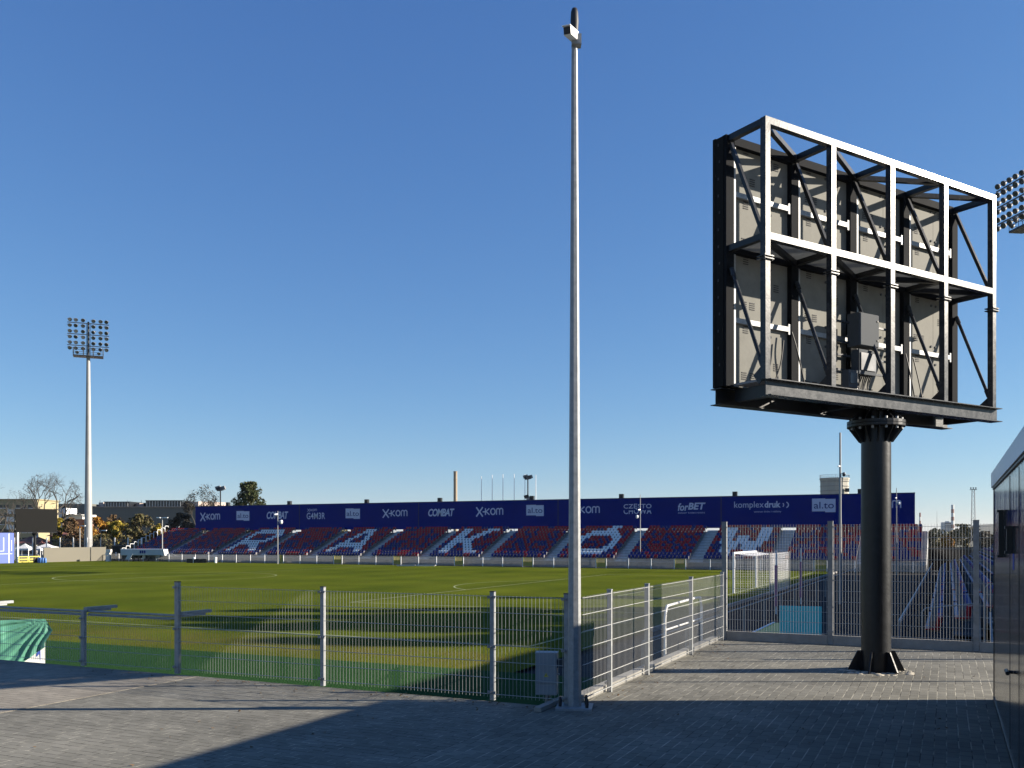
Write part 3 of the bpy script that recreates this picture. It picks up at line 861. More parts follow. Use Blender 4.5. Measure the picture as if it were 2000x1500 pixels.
# ------------------------------------------------------------------ dark glossy cabin on the right
def kiosk():
    x0, x1, y0, y1, zt = .52, 3.2, 1.6, 12.82, 2.79
    th = thing('cabin', 'dark glossy metal cabin with a pale roof fascia at the right edge of the paving', 'cabin', ((x0 + x1) / 2, (y0 + y1) / 2, 0))
    m, t, b = nt('glossy_dark_sheet')
    g = t.nodes.new('ShaderNodeNewGeometry')
    mp = t.nodes.new('ShaderNodeMapping'); mp.inputs['Scale'].default_value = (1, 9, .25)
    t.links.new(g.outputs['Position'], mp.inputs[0])
    n = t.nodes.new('ShaderNodeTexNoise'); n.inputs['Scale'].default_value = 1.0; n.inputs['Detail'].default_value = 2
    t.links.new(mp.outputs[0], n.inputs['Vector'])
    bp_ = t.nodes.new('ShaderNodeBump'); bp_.inputs['Strength'].default_value = .6; bp_.inputs['Distance'].default_value = .01
    t.links.new(n.outputs[0], bp_.inputs['Height']); t.links.new(bp_.outputs[0], b.inputs['Normal'])
    b.inputs['Base Color'].default_value = (.018, .022, .03, 1); b.inputs['Roughness'].default_value = .13
    b.inputs['Specular IOR Level'].default_value = .5
    mb = MB(); mb.box(x0, x1, y0, y1, .0, zt - .18); wl = part('wall', mb, m, th)
    mb = MB()
    mb.box(x0 - .006, x0 + .02, y1 - .05, y1 + .006, .0, zt - .2); mb.box(x0 - .012, x0 - .001, y0, y1 - .052, .0, .05)
    part('edge_trim', mb, M['black_steel'], th)
    mb = MB(); mb.box(x0 - .03, x1 + .03, y0 - .03, y1 + .03, zt - .175, zt); part('roof', mb, M['fascia'], th)
    mb = MB(); mb.box(x0 - .015, x0 - .001, y0, y1, zt - .2, zt - .18); part('roof_seam', mb, M['black_steel'], th)
    # wall fittings
    for (py_, za, zb_) in ((10.65, 1.80, 2.28), (9.25, 1.86, 2.10)):
        mb = MB(); mb.box(x0 - .045, x0 - .001, py_ - .05, py_ + .05, za + .02, zb_ - .02)
        for q in (za + .01, zb_ - .01): mb.box(x0 - .06, x0 - .001, py_ - .07, py_ + .07, q - .012, q + .012)
        part('wall_handle', mb, M['black_steel'], th)
    mb = MB(); mb.tube((x0 - .05, 9.0, .83), (x0 - .05, 9.2, .83), .018, .018, 8); mb.tube((x0 - .05, 9.1, .83), (x0 - .001, 9.1, .83), .015, .015, 8); part('door_handle', mb, M['black_steel'], th)
    mb = MB(); mb.box(x0 - .004, x0 - .001, 9.02, 9.12, 1.72, 1.86); part('sticker', mb, M['bluesheet'], th)
    for y in (9.6, 8.4):
        mb = MB(); mb.box(x0 - .004, x0 - .001, y - .004, y + .004, .06, zt - .22); part('door_seam', mb, M['slot'], th)
M['fascia'] = pm('pale_fascia', (0.72, 0.76, 0.80), 0.4, 0.0, 0.05, 2)
kiosk()

# ------------------------------------------------------------------ small things round the near fences
# electric cabinet behind the front fence
cbp = dep(1068, 11.17)
ax_, ay_ = Vector((CA, SA, 0)), Vector((-SA, CA, 0))
ax2 = (ax_ + ay_ * -.12).normalized(); ay2 = Vector((-ax2.y, ax2.x, 0))
th = thing('meter_cabinet', 'pale grey electric meter cabinet on the pole corner, behind the front wire mesh fence', 'electric cabinet', cbp)
z0, z1 = zat(1357, 11.1), zat(1277, 11.1)
mb = MB(); mb.obox(cbp + Zv * ((z0 + z1) / 2), ax2 * .128, ay2 * .09, Zv * (z1 - z0) / 2)
mb.obox(cbp + Zv * (z1 + .008), ax2 * .134, ay2 * .097, Zv * .008)
part('housing', mb, M['cabinet_paint'], th)
mb = MB(); mb.obox(cbp - ay2 * .094 + Zv * (z0 + .32), ax2 * .115, ay2 * .004, Zv * .175); dr = part('door', mb, M['cabinet_paint'], th)
mb = MB(); c_ = cbp - ay2 * .0985 + Zv * (z0 + .24) + ax2 * .0
mb.prism([(-.028, -.02), (.028, -.02), (0, .03)], c_, ax2, Zv, ay2 * -.001); sg = part('warning_sign', mb, M['yellow'], dr)
mb = MB(); mb.prism([(-.002, -.012), (.007, .003), (.001, .003), (.004, .017), (-.007, 0), (-.001, 0)], c_ - ay2 * .0025, ax2, Zv, ay2 * -.001); part('lightning_mark', mb, M['rubber'], sg)
mb = MB(); mb.obox(cbp - ay2 * .094 + Zv * (z0 + .065), ax2 * .115, ay2 * .004, Zv * .055); part('lower_cover', mb, M['cabinet_paint'], th)
mb = MB(); q = cbp + ax2 * .165 + Zv * (z1 - .12); mb.obox(q, ax2 * .038, ay2 * .045, Zv * .05); mb.obox(q + ax2 * .04 - Zv * .03, (ax2 * .02 - Zv * .035), ay2 * .045, (ax2 * .006 + Zv * .004))
part('socket', mb, M['plastic_grey'], th)
mb = MB(); mb.obox(cbp + ax2 * .14 + Zv * (z0 + .24), ax2 * .012, ay2 * .02, Zv * .008); part('latch', mb, M['galv'], th)
mb = MB(); mb.bar(cbp + Zv * (-1.4) + ay2 * .06, cbp + Zv * z0 + ay2 * .06, .06, .04); part('stand', mb, M['galv_dull'], th)

# white tube barrier behind the side fence
th_b = dep(1330, 17.2)
pa, pb = at(1298, 1262, 0), at(1360, 1240, 0)
pa = Vector((-4.75, 14.3, 0)); pb = Vector((-4.6, 16.9, 0))
def zz_(px, py, X):
    Y, d = on_x(px, X); return Vector((X, Y, zat(py, d)))
A_ = zz_(1299, 1190, -4.55); B_ = zz_(1357, 1168, -4.55)
pts = [Vector((A_.x, A_.y, -.4)), Vector((A_.x, A_.y, A_.z - .2)), Vector((A_.x, A_.y + .03, A_.z - .06)), Vector((A_.x, A_.y + .12, A_.z + .05)), Vector((A_.x, A_.y + .3, B_.z - .02)), Vector((A_.x, B_.y, B_.z)), Vector((A_.x, B_.y + .45, B_.z - .02)), Vector((A_.x, B_.y + .55, B_.z - .2)), Vector((A_.x, B_.y + .58, -.4))]
mb = MB(); mb.path(pts, .024, 10)
mb.path([Vector((A_.x, A_.y, .35)), Vector((A_.x, B_.y + .57, .35))], .018, 8)
for p_ in pts[1:-1]: mb.lathe([(0, -.024), (.017, -.017), (.024, 0), (.017, .017), (0, .024)], p_, 10)
solo('tube_barrier', mb, M['white'], 'white bent tube barrier standing just behind the side wire mesh fence', 'barrier', (A_.x, A_.y, -.4))

# advert board under a green tarpaulin
tb = dep(40, 24.2)
tx = (ax_ * .90 + ay_ * .43).normalized(); ty = Vector((-tx.y, tx.x, 0))
s_ = 24.2 / F
org = dep(88, 24.2)   # right end of board
zt_, zb__ = zat(1209, 24.2), PZ
th = thing('advert_board', 'white advertising board half covered by a green tarpaulin', 'board', (org.x, org.y, PZ))
mb = MB(); o0 = org - tx * 2.2
mb.obox((o0 + org) / 2 + Zv * ((zt_ + zb__) / 2), tx * 1.1, ty * .03, Zv * (zt_ - zb__) / 2); bd = part('panel', mb, M['white'], th)
mb = MB(); F0 = org - ty * .034
mb.prism([(-.20, .12), (-.125, .2), (-.105, .0), (-.105, .34), (-.19, .27)], F0 + Zv * (zat(1290, 24.2) - .01), tx, Zv, -ty * .003)
part('logo_stripe', mb, M['bluesheet'], bd)
# the tarpaulin: a draped sheet with folds fanning from its top right corner
mb = MB(); NU, NVV = 60, 36
W_, H_ = 1.45, (1290 - 1205) * s_
def tarp(u, v):
    x = -W_ + u * (W_ + .0); y = v
    right = 0.18 * max(0, 1 - abs(v - .42) / .42) if u > .5 else 0   # loose corner hanging out to the right
    wx = x + right * ((u - .5) / .5) ** 2 if u > .5 else x
    cut = 0.36 * max(0, (u - .62) / .38)                              # lower right corner pulled up
    zz = zt_ + .012 - v * (H_ * (1 - cut))
    if v < .02: zz += 0
    ang = math.atan2(v * H_ + 1e-4, (0 - x) + .02); rr = math.hypot(v * H_, x)
    fold = .035 * math.sin(ang * 26) * min(1, rr * 1.6) + .012 * math.sin(ang * 61 + 1.3) * min(1, rr * 2)
    fold += .05 * math.exp(-((u - .30) ** 2) / .004) * math.exp(-((v - .35) ** 2) / .05)
    return F0 + tx * wx - ty * (.06 + fold + .05 * v) + Zv * zz
vs = [tarp(i / NU, j / NVV) for j in range(NVV + 1) for i in range(NU + 1)]
fs = [(j * (NU + 1) + i, j * (NU + 1) + i + 1, (j + 1) * (NU + 1) + i + 1, (j + 1) * (NU + 1) + i) for j in range(NVV) for i in range(NU)]
mb.add(vs, fs, 0, True)
for i in range(NU):
    a, b = tarp(i / NU, 0), tarp((i + 1) / NU, 0)
    mb.add([a, b, b + ty * .14 - Zv * .01, a + ty * .14 - Zv * .01], [(0, 1, 2, 3)], 0, True)
solo('tarpaulin', mb, M['tarp'], 'crumpled green tarpaulin thrown over the white advertising board', 'tarpaulin', (F0.x, F0.y, PZ))

# turquoise board and yellow mat behind the high fence
q0, q1 = dep(1522, 31), dep(1605, 30.6)
d_ = (q1 - q0).normalized(); n_ = Vector((-d_.y, d_.x, 0))
mb = MB(); mb.obox((q0 + q1) / 2 + Zv * ((zat(1183, 31) + PZ) / 2), d_ * (q1 - q0).length / 2, n_ * .03, Zv * (zat(1183, 31) - PZ) / 2)
th = thing('turquoise_board', 'plain turquoise board standing behind the high wire mesh fence', 'board', (q0.x, q0.y, PZ))
part('panel', mb, M['turquoise'], th)
mb = MB()
for e in (q0 + d_ * .05, q1 - d_ * .05):
    mb.bar(e + n_ * .05 + Zv * PZ, e + n_ * .05 + Zv * (zat(1183, 31) + .0), .05, .04); mb.bar(e + n_ * .05 + Zv * (PZ + .9), e + n_ * .6 + Zv * PZ, .04, .04)
part('stand', mb, M['galv_dull'], th)
mb = MB(); a = at(1440, 1246, PZ); 
q = [at(1462, 1239, PZ), at(1503, 1218, PZ), at(1503, 1240, PZ)]
p0, p1 = at(1455, 1243, PZ + .06), at(1512, 1216, PZ + .06)
dd = (p1 - p0).normalized(); nn = Vector((dd.y, -dd.x, 0))
mb.obox((p0 + p1) / 2 + nn * .55 - Zv * .03, dd * (p1 - p0).length / 2, nn * .5, Zv * .03); 
th = thing('yellow_mat', 'yellow green mat with a white edge on the ground beside the turquoise board', 'mat', (p0.x, p0.y, PZ))
part('mat', mb, M['yellow'], th)
mb = MB(); mb.obox((p0 + p1) / 2 - Zv * .02, dd * (p1 - p0).length / 2, nn * .045, Zv * .045); part('white_edge', mb, M['white'], th)

# ------------------------------------------------------------------ goal and marker poles
def goal():
    x0, ya, yb, h = XG, YC - 3.66, YC + 3.66, 2.44
    th = thing('goal', 'white football goal with a net, at the right end of the pitch', 'goal', (x0, YC, PZ))
    mb = MB(); r = .075
    mb.tube((x0, ya, PZ), (x0, ya, PZ + h), r, r, 12); mb.tube((x0, yb, PZ), (x0, yb, PZ + h), r, r, 12)
    mb.tube((x0, ya, PZ + h), (x0, yb, PZ + h), r, r, 12)
    part('frame', mb, M['white'], th)
    mb = MB()
    for y in (ya - .1, yb + .1): mb.tube((x0 + 2.2, y, PZ), (x0 + 2.2, y, PZ + 2.5), .03, .03, 8)
    part('net_pole', mb, M['galv'], th)
    mb = MB(); D = 2.15; s = .15; rr = .006
    P_ = lambda x, y, z: Vector((x0 + x, y, PZ + z))
    n = int(7.32 / s)
    for i in range(n + 1):
        y = ya + 7.32 * i / n
        sg = [P_(D * q, y, h - .14 * math.sin(math.pi * q)) for q in (0, .25, .5, .75, 1)] + [P_(D, y, .02)]
        mb.path(sg, rr, 3)
    for k in range(int(h / s) + 1):
        z = k * s; pts = [P_(D + .06 * math.sin(j), ya + 7.32 * j / 12, z) for j in range(13)]; mb.path(pts, rr, 3)
    for k in range(1, 15):
        q = k / 15; mb.path([P_(D * q, ya + 7.32 * j / 8, h - .14 * math.sin(math.pi * q) - .02 * math.sin(j * 2)) for j in range(9)], rr, 3)
    for y in (ya, yb):
        for k in range(int(h / s) + 1): mb.path([P_(0, y, k * s), P_(D, y, k * s)], rr, 3)
        for k in range(15): mb.path([P_(D * k / 15, y, 0), P_(D * k / 15, y, h - .1)], rr, 3)
    part('net', mb, M['net'], th)
goal()
for (px, pt, pm_, d, lb) in ((1516, 1075, 1104, 41, 'slim pole with a pink foam sleeve right in front of the goal net'), (1564.5, 1071, 1097, 47, 'slim pole with a pink foam sleeve standing clear, right of the goal net')):
    b_ = dep(px, d, PZ)
    th = thing('marker_pole', lb, 'pole', b_, 'padded marker poles near the goal')
    mb = MB(); mb.tube(b_, Vector((b_.x, b_.y, zat(pt, d))), .03, .03, 8); part('pole', mb, M['white'], th)
    mb = MB(); mb.tube(b_ + Zv * .35, Vector((b_.x, b_.y, zat(pm_, d))), .075, .065, 10); part('foam_sleeve', mb, M['pink'], th)
# ------------------------------------------------------------------ lettering
def font_mesh(txt, shear=0.0, offset=0.0, spacing=1.0):
    cu = bpy.data.curves.new('txt', 'FONT')
    cu.body = txt; cu.shear = shear; cu.offset = offset; cu.space_character = spacing; cu.resolution_u = 3
    ob = bpy.data.objects.new('txt', cu); C.objects.link(ob)
    dg = bpy.context.evaluated_depsgraph_get()
    me = bpy.data.meshes.new_from_object(ob.evaluated_get(dg))
    bpy.data.objects.remove(ob); bpy.data.curves.remove(cu)
    vs = [v.co.copy() for v in me.vertices]; fs = [tuple(p.vertices) for p in me.polygons]
    bpy.data.meshes.remove(me)
    return vs, fs
def fit_text(mb, txt, x0, x1, z0, z1, Y, mi=0, shear=0.0, offset=0.0, spacing=1.0, clip=None):
    """lettering on the plane y=Y facing -y, fitted to x0..x1, z0..z1"""
    vs, fs = font_mesh(txt, shear, offset, spacing)
    xs = [v.x for v in vs]; ys = [v.y for v in vs]
    a, b, c, d = min(xs), max(xs), min(ys), max(ys)
    if clip:                      # keep only the lower part of the letters
        bm = bmesh.new()
        bv = [bm.verts.new(v) for v in vs]
        for f in fs:
            try: bm.faces.new([bv[i] for i in f])
            except ValueError: pass
        bmesh.ops.bisect_plane(bm, geom=bm.verts[:] + bm.edges[:] + bm.faces[:], plane_co=(0, c + (d - c) * clip, 0), plane_no=(0, 1, 0), clear_outer=True)
        bm.verts.index_update()
        vs = [v.co.copy() for v in bm.verts]; fs = [tuple(v.index for v in f.verts) for f in bm.faces]
        bm.free()
        d = c + (d - c) * clip
    out = [(x0 + (v.x - a) / (b - a) * (x1 - x0), Y, z0 + (v.y - c) / (d - c) * (z1 - z0)) for v in vs]
    mb.add(out, fs, mi)
def stroke(mb, pts, w, x0, x1, z0, z1, Y, mi=0):
    """polyline in a unit box drawn with width w (metres)"""
    Y0_ = Y
    q = [Vector((x0 + p[0] * (x1 - x0), z0 + p[1] * (z1 - z0))) for p in pts]
    for k, (a, b) in enumerate(zip(q, q[1:])):
        d = (b - a).normalized(); s = Vector((-d.y, d.x)) * w / 2; e = d * w * .3
        c = [a - e - s, b + e - s, b + e + s, a - e + s]
        Y = Y0_ - .0005 * (k % 2)
        mb.add([(p.x, Y, p.y) for p in c], [(0, 1, 2, 3)], mi)
def ring(cx, cy, rx, ry, a0=0, a1=360, n=18):
    return [(cx + rx * math.cos(R(a0 + (a1 - a0) * i / n)), cy + ry * math.sin(R(a0 + (a1 - a0) * i / n))) for i in range(n + 1)]
def xkom(mb, x0, x1, z0, z1, Y):
    H = z1 - z0; w = H * .17
    zk0, zk1 = z0 + H * .18, z0 + H * .86
    L = x1 - x0
    stroke(mb, [(0, 0), (1, 1)], w, x0 + w / 2, x0 + L * .25, z0, z1, Y)
    stroke(mb, [(0, 1), (1, 0)], w, x0 + w / 2, x0 + L * .25, z0, z1, Y - .001)
    stroke(mb, [(0, 0), (1, 0)], w * .8, x0 + L * .27, x0 + L * .33, (z0 + z1) / 2, (z0 + z1) / 2 + .01, Y)
    a, b = x0 + L * .36, x0 + L * .50
    stroke(mb, [(0, 0), (0, 1)], w * .8, a, b, zk0, zk1, Y)
    stroke(mb, [(.95, 1), (.15, .52), (1, 0)], w * .75, a, b, zk0, zk1, Y - .001)
    a, b = x0 + L * .555, x0 + L * .72
    stroke(mb, ring(.5, .5, .5, .5), w * .8, a, b, zk0, zk1, Y)
    a, b = x0 + L * .77, x1
    stroke(mb, [(0, 0), (0, .72)] + ring(.25, .72, .25, .28, 180, 0, 8) + [(.5, 0)], w * .75, a, b, zk0, zk1, Y)
    stroke(mb, [(.5, .72)] + ring(.75, .72, .25, .28, 180, 0, 8) + [(1, 0)], w * .75, a, b, zk0, zk1, Y - .001)

# ------------------------------------------------------------------ seats
def seat_mb(mb, o, ux, uy, mi=0, bi=1):
    """o: tread point at the seat centre; ux along the row; uy towards the back"""
    o, ux, uy = Vector(o), Vector(ux), Vector(uy); Z = Vector((0, 0, 1))
    w = .185
    mb.obox(o + uy * .12 + Z * .41, ux * w, uy * .19, Z * .02, mi)
    # curved back in three facets
    n = 4
    vs = []
    mb.obox(o + ux * (w + .022) + uy * .20 + Z * .47, ux * .016, uy * .15, Z * .17, bi)  # side plate added so the seat edge shows a sun glint
    for i in range(n + 1):
        a = -1 + 2 * i / n
        dip = .10 * (a * a)
        for (yy, zz) in ((.30 - dip, .41), (.36 - dip, .78), (.415 - dip * .8, .78), (.37 - dip * .8, .41)):
            vs.append(o + ux * (a * w) + uy * yy + Z * (zz - (.03 * a * a if zz > .5 else 0)))
    fs = []
    for i in range(n):
        b = i * 4
        for k in range(4): fs.append((b + k, b + (k + 1) % 4, b + 4 + (k + 1) % 4, b + 4 + k))
    fs += [(0, 3, 2, 1), (n * 4, n * 4 + 1, n * 4 + 2, n * 4 + 3)]
    mb.add(vs, fs, mi)
LET = {
 'R': ["................", "...WWWWWWWWWW...", "..WWWWWWWWWWWW..", "..WW........WWW.", "..WW........WWW.", "..WW.......WWW..", "..WWWWWWWWWWW...", "..WWWWWWWWW.....", "..WW....WWWW....", "..WW......WWW...", "..WW.......WWW..", "................"],
 'A': ["................", "......WWWW......", "......WWWW......", ".....WW..WW.....", ".....WW..WW.....", "....WW....WW....", "....WW....WW....", "...WWWWWWWWWW...", "...WWWWWWWWWW...", "..WWW......WWW..", "..WW........WW..", "................"],
 'K': ["................", "..WWW.....WWWW..", "..WWW....WWW....", "..WWW...WWW.....", "..WWW..WWW......", "..WWWWWWW.......", "..WWWWWWW.......", "..WWW..WWW......", "..WWW...WWW.....", "..WWW....WWW....", "..WWW.....WWWW..", "................"],
 'O': [".........WWW....", "........WWW.....", "....WWWWWWWW....", "...WWWWWWWWWW...", "..WWW......WWW..", "..WW........WW..", "..WW........WW..", "..WW........WW..", "..WWW......WWW..", "...WWWWWWWWWW...", "....WWWWWWWW....", "................"],
 'W': ["................", "..WWW......WWW..", "..WWW......WWW..", "..WWW......WWW..", "..WWW.WWW..WWW..", "..WWW.WWW..WWW..", "..WWWWWWWWWWW...", "...WWWW.WWWWW...", "...WWWW.WWWW....", "...WWW...WWW....", "....WW...WW.....", "................"]}
BLK = {0: 'R', 2: 'A', 4: 'K', 6: 'O', 8: 'W'}
seat_me = {}
def seat_mesh(col, ux, uy, key):
    if (col, key) not in seat_me:
        mb = MB(); seat_mb(mb, (0, 0, 0), ux, uy); seat_me[(col, key)] = mb.mesh('seat', [M[col], M['bracket']])
    return seat_me[(col, key)]
def seats_into(stand, lst, ux, uy, key, base):
    """lst: (nearness, point, colour); the nearest 100 singly, the rest as one part"""
    lst.sort(key=lambda q: q[0])
    cols = ['red', 'blue', 'seat_white']
    for d, p, c in lst[:100]:
        o = bpy.data.objects.new('seat', seat_mesh(c, ux, uy, key)); C.objects.link(o); o.parent = stand
        o.location = Vector(p) - base
    mb = MB()
    for d, p, c in lst[100:]: seat_mb(mb, p, ux, uy, cols.index(c), 3)
    part('seat', mb, [M[c] for c in cols] + [M['bracket']], stand, None, 'stuff')

# ------------------------------------------------------------------ long stand on the far side
SYF, ROWS, TR, RI, ZT0 = 98.3, 12, .75, .303, -.65
SXL, SXR, BW = -109.9, -1.9, 8.53
AX0 = -92.8 - 2 * BW        # first aisle
far = thing('grandstand', 'long open grandstand of red and blue seats under a navy banner, across the pitch', 'grandstand', (-53, 98, PZ))
mb = MB()
for k in range(ROWS):
    y = SYF + TR * k; z = ZT0 + RI * k
    mb.box(SXL, SXR, y, y + TR - .002, z - .05, z); mb.box(SXL, SXR, y + .002, y + .03, z - RI, z - .055)
part('deck', mb, M['deck'], far)
mb = MB(); mb.box(SXL, SXR, SYF - .12, SYF - .02, PZ, ZT0 - .06); part('front_wall', mb, M['concrete'], far)
mb = MB()
yb_ = SYF + TR * ROWS
n = 0
x = SXL + .1
while x < SXR:
    mb.bar((x, SYF + .2, ZT0 - .45), (x, yb_ - .1, ZT0 + RI * ROWS - .45), .06, .16)
    mb.bar((x, yb_ - .1, PZ), (x, yb_ - .1, ZT0 + RI * ROWS - .3), .09); mb.bar((x, SYF + 4.2, PZ), (x, SYF + 4.2, ZT0 + RI * 5), .09)
    x += 3.0
part('understructure', mb, M['galv_dull'], far)
ais = [AX0 + BW * k for k in range(0, 13)]
for xk in ais:
    if xk - .55 < SXL or xk + .55 > SXR: continue
    mb = MB()
    for k in range(ROWS):
        y = SYF + TR * k; z = ZT0 + RI * k
        mb.box(xk - .72, xk + .72, y + .002, y + TR - .004, z + .004, z + .03)
        mb.box(xk - .72, xk + .72, y + .36, y + TR - .006, z + .032, z + RI / 2 + .01)
    part('stair', mb, M['tread'], far)
lst = []
rnd = random.Random(3)
for k in range(-2, 12):
    xa, xb = AX0 + BW * (k + 2) + .80, AX0 + BW * (k + 3) - .80
    for c in range(16):
        x = xa + (xb - xa) * (c + .5) / 16
        if x < SXL + .3 or x > SXR - .3: continue
        for r in range(ROWS):
            L = BLK.get(k)
            if L and LET[L][ROWS - 1 - r][c] == 'W': col = 'seat_white'
            else:
                pr = .78 if r >= 9 else (.62 if r > 5 else (.45 if r > 1 else .25))
                col = 'red' if rnd.random() < pr else 'blue'
            p = (x, SYF + TR * r + .12, ZT0 + RI * r)
            lst.append((math.hypot(p[0], p[1]), p, col))
seats_into(far, lst, (1, 0, 0), (0, 1, 0), 'far', OFF[far.name])
# end rails stepping up at the left end
mb = MB()
for k in range(ROWS):
    y = SYF + TR * k; z = ZT0 + RI * k
    pts = [Vector((SXL - .1, y, z)), Vector((SXL - .1, y, z + 1.05)), Vector((SXL - .1, y + .08, z + 1.12)), Vector((SXL - .1, y + TR - .1, z + 1.12)), Vector((SXL - .1, y + TR - .05, z + .9))]
    mb.path(pts, .04, 6)
part('end_rail', mb, M['white'], far)
# banner wall, five lengths
BY = SYF + TR * ROWS + .1
BZ0, BZ1 = 3.12, 6.72
bx_ = [-104.6, -84.7, -64.7, -44.3, -23.8, -3.1]
pan = []
for a, b in zip(bx_, bx_[1:]):
    mb = MB(); mb.box(a + .02, b - .02, BY, BY + .12, BZ0, BZ1)
    pan.append(part('banner', mb, M['navy'], far))
for a, b in zip(bx_, bx_[1:]):
    mb = MB(); mb.box(a, b, BY - .02, BY + .2, BZ1 + .002, BZ1 + .11); part('banner_coping', mb, M['navy_dark'], far)
for x in bx_[1:-1]:
    mb = MB(); mb.box(x - .07, x + .07, BY - .03, BY - .004, BZ0, BZ1); part('banner_joint', mb, M['navy_dark'], far)
mb = MB(); mb.add([(SXR + .02, SYF + 1, ZT0), (SXR + .02, BY, BZ0 - .4), (SXR + .02, BY, PZ), (SXR + .02, SYF + 1, PZ), (SXR + .08, SYF + 1, ZT0), (SXR + .08, BY, BZ0 - .4), (SXR + .08, BY, PZ), (SXR + .08, SYF + 1, PZ)], [(0, 1, 2, 3), (7, 6, 5, 4), (0, 4, 5, 1), (1, 5, 6, 2), (0, 3, 7, 4), (3, 2, 6, 7)])
part('gable', mb, M['offwhite'], far)
for px in (444, 564, 715, 858, 1038, 1213, 1435, 1680):
    x, d = on_y(px, BY + .3)
    mb = MB(); mb.box(x - .26, x + .26, BY + .25, BY + .7, BZ1 - .2, BZ1 + .62); mb.box(x - .04, x + .04, BY + .30, BY + .38, BZ1 - 1.5, BZ1 - .202)
    part('loudspeaker', mb, M['black_steel'], far)
def lg(pa, pb, yt, yb, kind, k):
    YL = BY - .008
    x0, d0 = on_y(pa, BY); x1, d1 = on_y(pb, BY)
    dm = (d0 + d1) / 2
    z1, z0 = zat(yt, dm), zat(yb, dm)
    mb = MB(); mats = [M['logo'], M['navy']]; H = z1 - z0; L = x1 - x0
    if kind == 'x': xkom(mb, x0, x1, z0, z1, YL); nm = 'sponsor_logo'
    elif kind == 'al':
        m_ = x0 + L * .56
        mb.box(x0, m_, YL - .002, YL + .004, z0 + H * .07, z1); mb.box(m_, x1, YL - .002, YL + .004, z0, z1 - H * .04)
        fit_text(mb, 'al.to', x0 + L * .08, x1 - L * .07, z0 + H * .27, z1 - H * .24, YL - .008, 1, 0, .004)
    elif kind == 'combat': fit_text(mb, 'COMBAT', x0, x1, z0, z1, YL, 0, .22, .028, .88)
    elif kind == 'g4': xkom(mb, x0 + L * .04, x0 + L * .55, z1 - H * .26, z1, YL); fit_text(mb, 'G4M3R', x0, x1, z0, z0 + H * .62, YL, 0, 0, .012, 1.05)
    elif kind == 'cz':
        fit_text(mb, 'CZĘSTO', x0, x1, z0 + H * .42, z1, YL, 0, 0, .012, 1.05)
        fit_text(mb, 'CHOWA', x0, x1, z0, z0 + H * .36, YL, 0, 0, .012, 1.05, .62)
    elif kind == 'forbet':
        fit_text(mb, 'for', x0, x0 + L * .38, z0 + H * .26, z1 - H * .02, YL, 0, .2, .022); fit_text(mb, 'BET', x0 + L * .37, x1, z0 + H * .36, z1, YL, 0, .2, .032)
        fit_text(mb, 'ZAKŁADY BUKMACHERSKIE', x0, x1 - L * .02, z0, z0 + H * .13, YL, 0, 0, .01, 1.2)
    elif kind == 'kd':
        fit_text(mb, 'komplex', x0, x0 + L * .55, z0 + H * .30, z1, YL); fit_text(mb, 'druk', x0 + L * .565, x0 + L * .86, z0 + H * .44, z1, YL, 0, 0, .03)
        zc = z0 + H * .66
        stroke(mb, ring(.2, .5, .14, .5, -70, 70, 8), .10, x0 + L * .87, x1, zc - H * .14, zc + H * .14, YL); stroke(mb, ring(.0, .5, 1, .5, -40, 40, 8), .12, x0 + L * .87, x1, zc - H * .34, zc + H * .34, YL)
        fit_text(mb, 'centrum druku i reklamy', x0 + L * .37, x0 + L * .87, z0, z0 + H * .2, YL, 0, 0, .004)
    part('sponsor_logo', mb, mats, pan[k])
for a in ((391, 429, 1002, 1017, 'x', 0), (462, 487, 998, 1017, 'al', 0), (521, 563, 999, 1013.5, 'combat', 0),
          (599, 635, 993.5, 1014, 'g4', 1), (675, 703, 993, 1013.5, 'al', 1), (747, 795, 995, 1010.5, 'x', 1),
          (836.5, 887.5, 993.5, 1008.5, 'combat', 2), (929.5, 982, 991, 1008, 'x', 2), (1028, 1062, 986, 1008, 'al', 2),
          (1113, 1170.5, 987.5, 1004.5, 'x', 3), (1218, 1272.5, 984, 1003.8, 'cz', 3), (1324, 1378, 982, 1003, 'forbet', 3),
          (1434, 1540, 979, 1002, 'kd', 4), (1586, 1632, 973.5, 1000.5, 'al', 4), (1690, 1759, 975.5, 995, 'x', 4)):
    lg(*a)

# pitch-side barrier in front of it with yellow gates
BF = 97.25
gates = [(545.5, 553.5), (652, 668), (768, 783), (888, 905), (1021, 1041), (1164, 1184), (1317, 1339), (1590, 1615)]
bar_ = thing('pitch_barrier', 'low metal mesh barrier with white posts along the foot of the long grandstand', 'barrier', (-60, BF, PZ))
gx = [(on_y(a, BF)[0], on_y(b, BF)[0]) for a, b in gates]
edges = [SXL - 2] + [q for g in gx for q in g] + [-3.0]
for a, b in zip(edges[0::2], edges[1::2]):
    n = max(1, round((b - a) / 2.45))
    for i in range(n + 1):
        x = a + (b - a) * i / n
        mb = MB(); mb.box(x - .04, x + .04, BF - .03, BF + .03, PZ, PZ + 1.12); part('post', mb, M['white'], bar_)
    for i in range(n):
        p, q = a + (b - a) * i / n + .045, a + (b - a) * (i + 1) / n - .045
        mb = MB()
        mb.box(p, q, BF - .02, BF + .02, PZ + 1.05, PZ + 1.09); mb.box(p, q, BF - .02, BF + .02, PZ + .08, PZ + .12)
        m_ = int((q - p) / .14)
        for j in range(1, m_):
            xx = p + (q - p) * j / m_; mb.box(xx - .012, xx + .012, BF - .01, BF + .01, PZ + .121, PZ + 1.049)
        part('railing_panel', mb, M['galv_dull'], bar_)
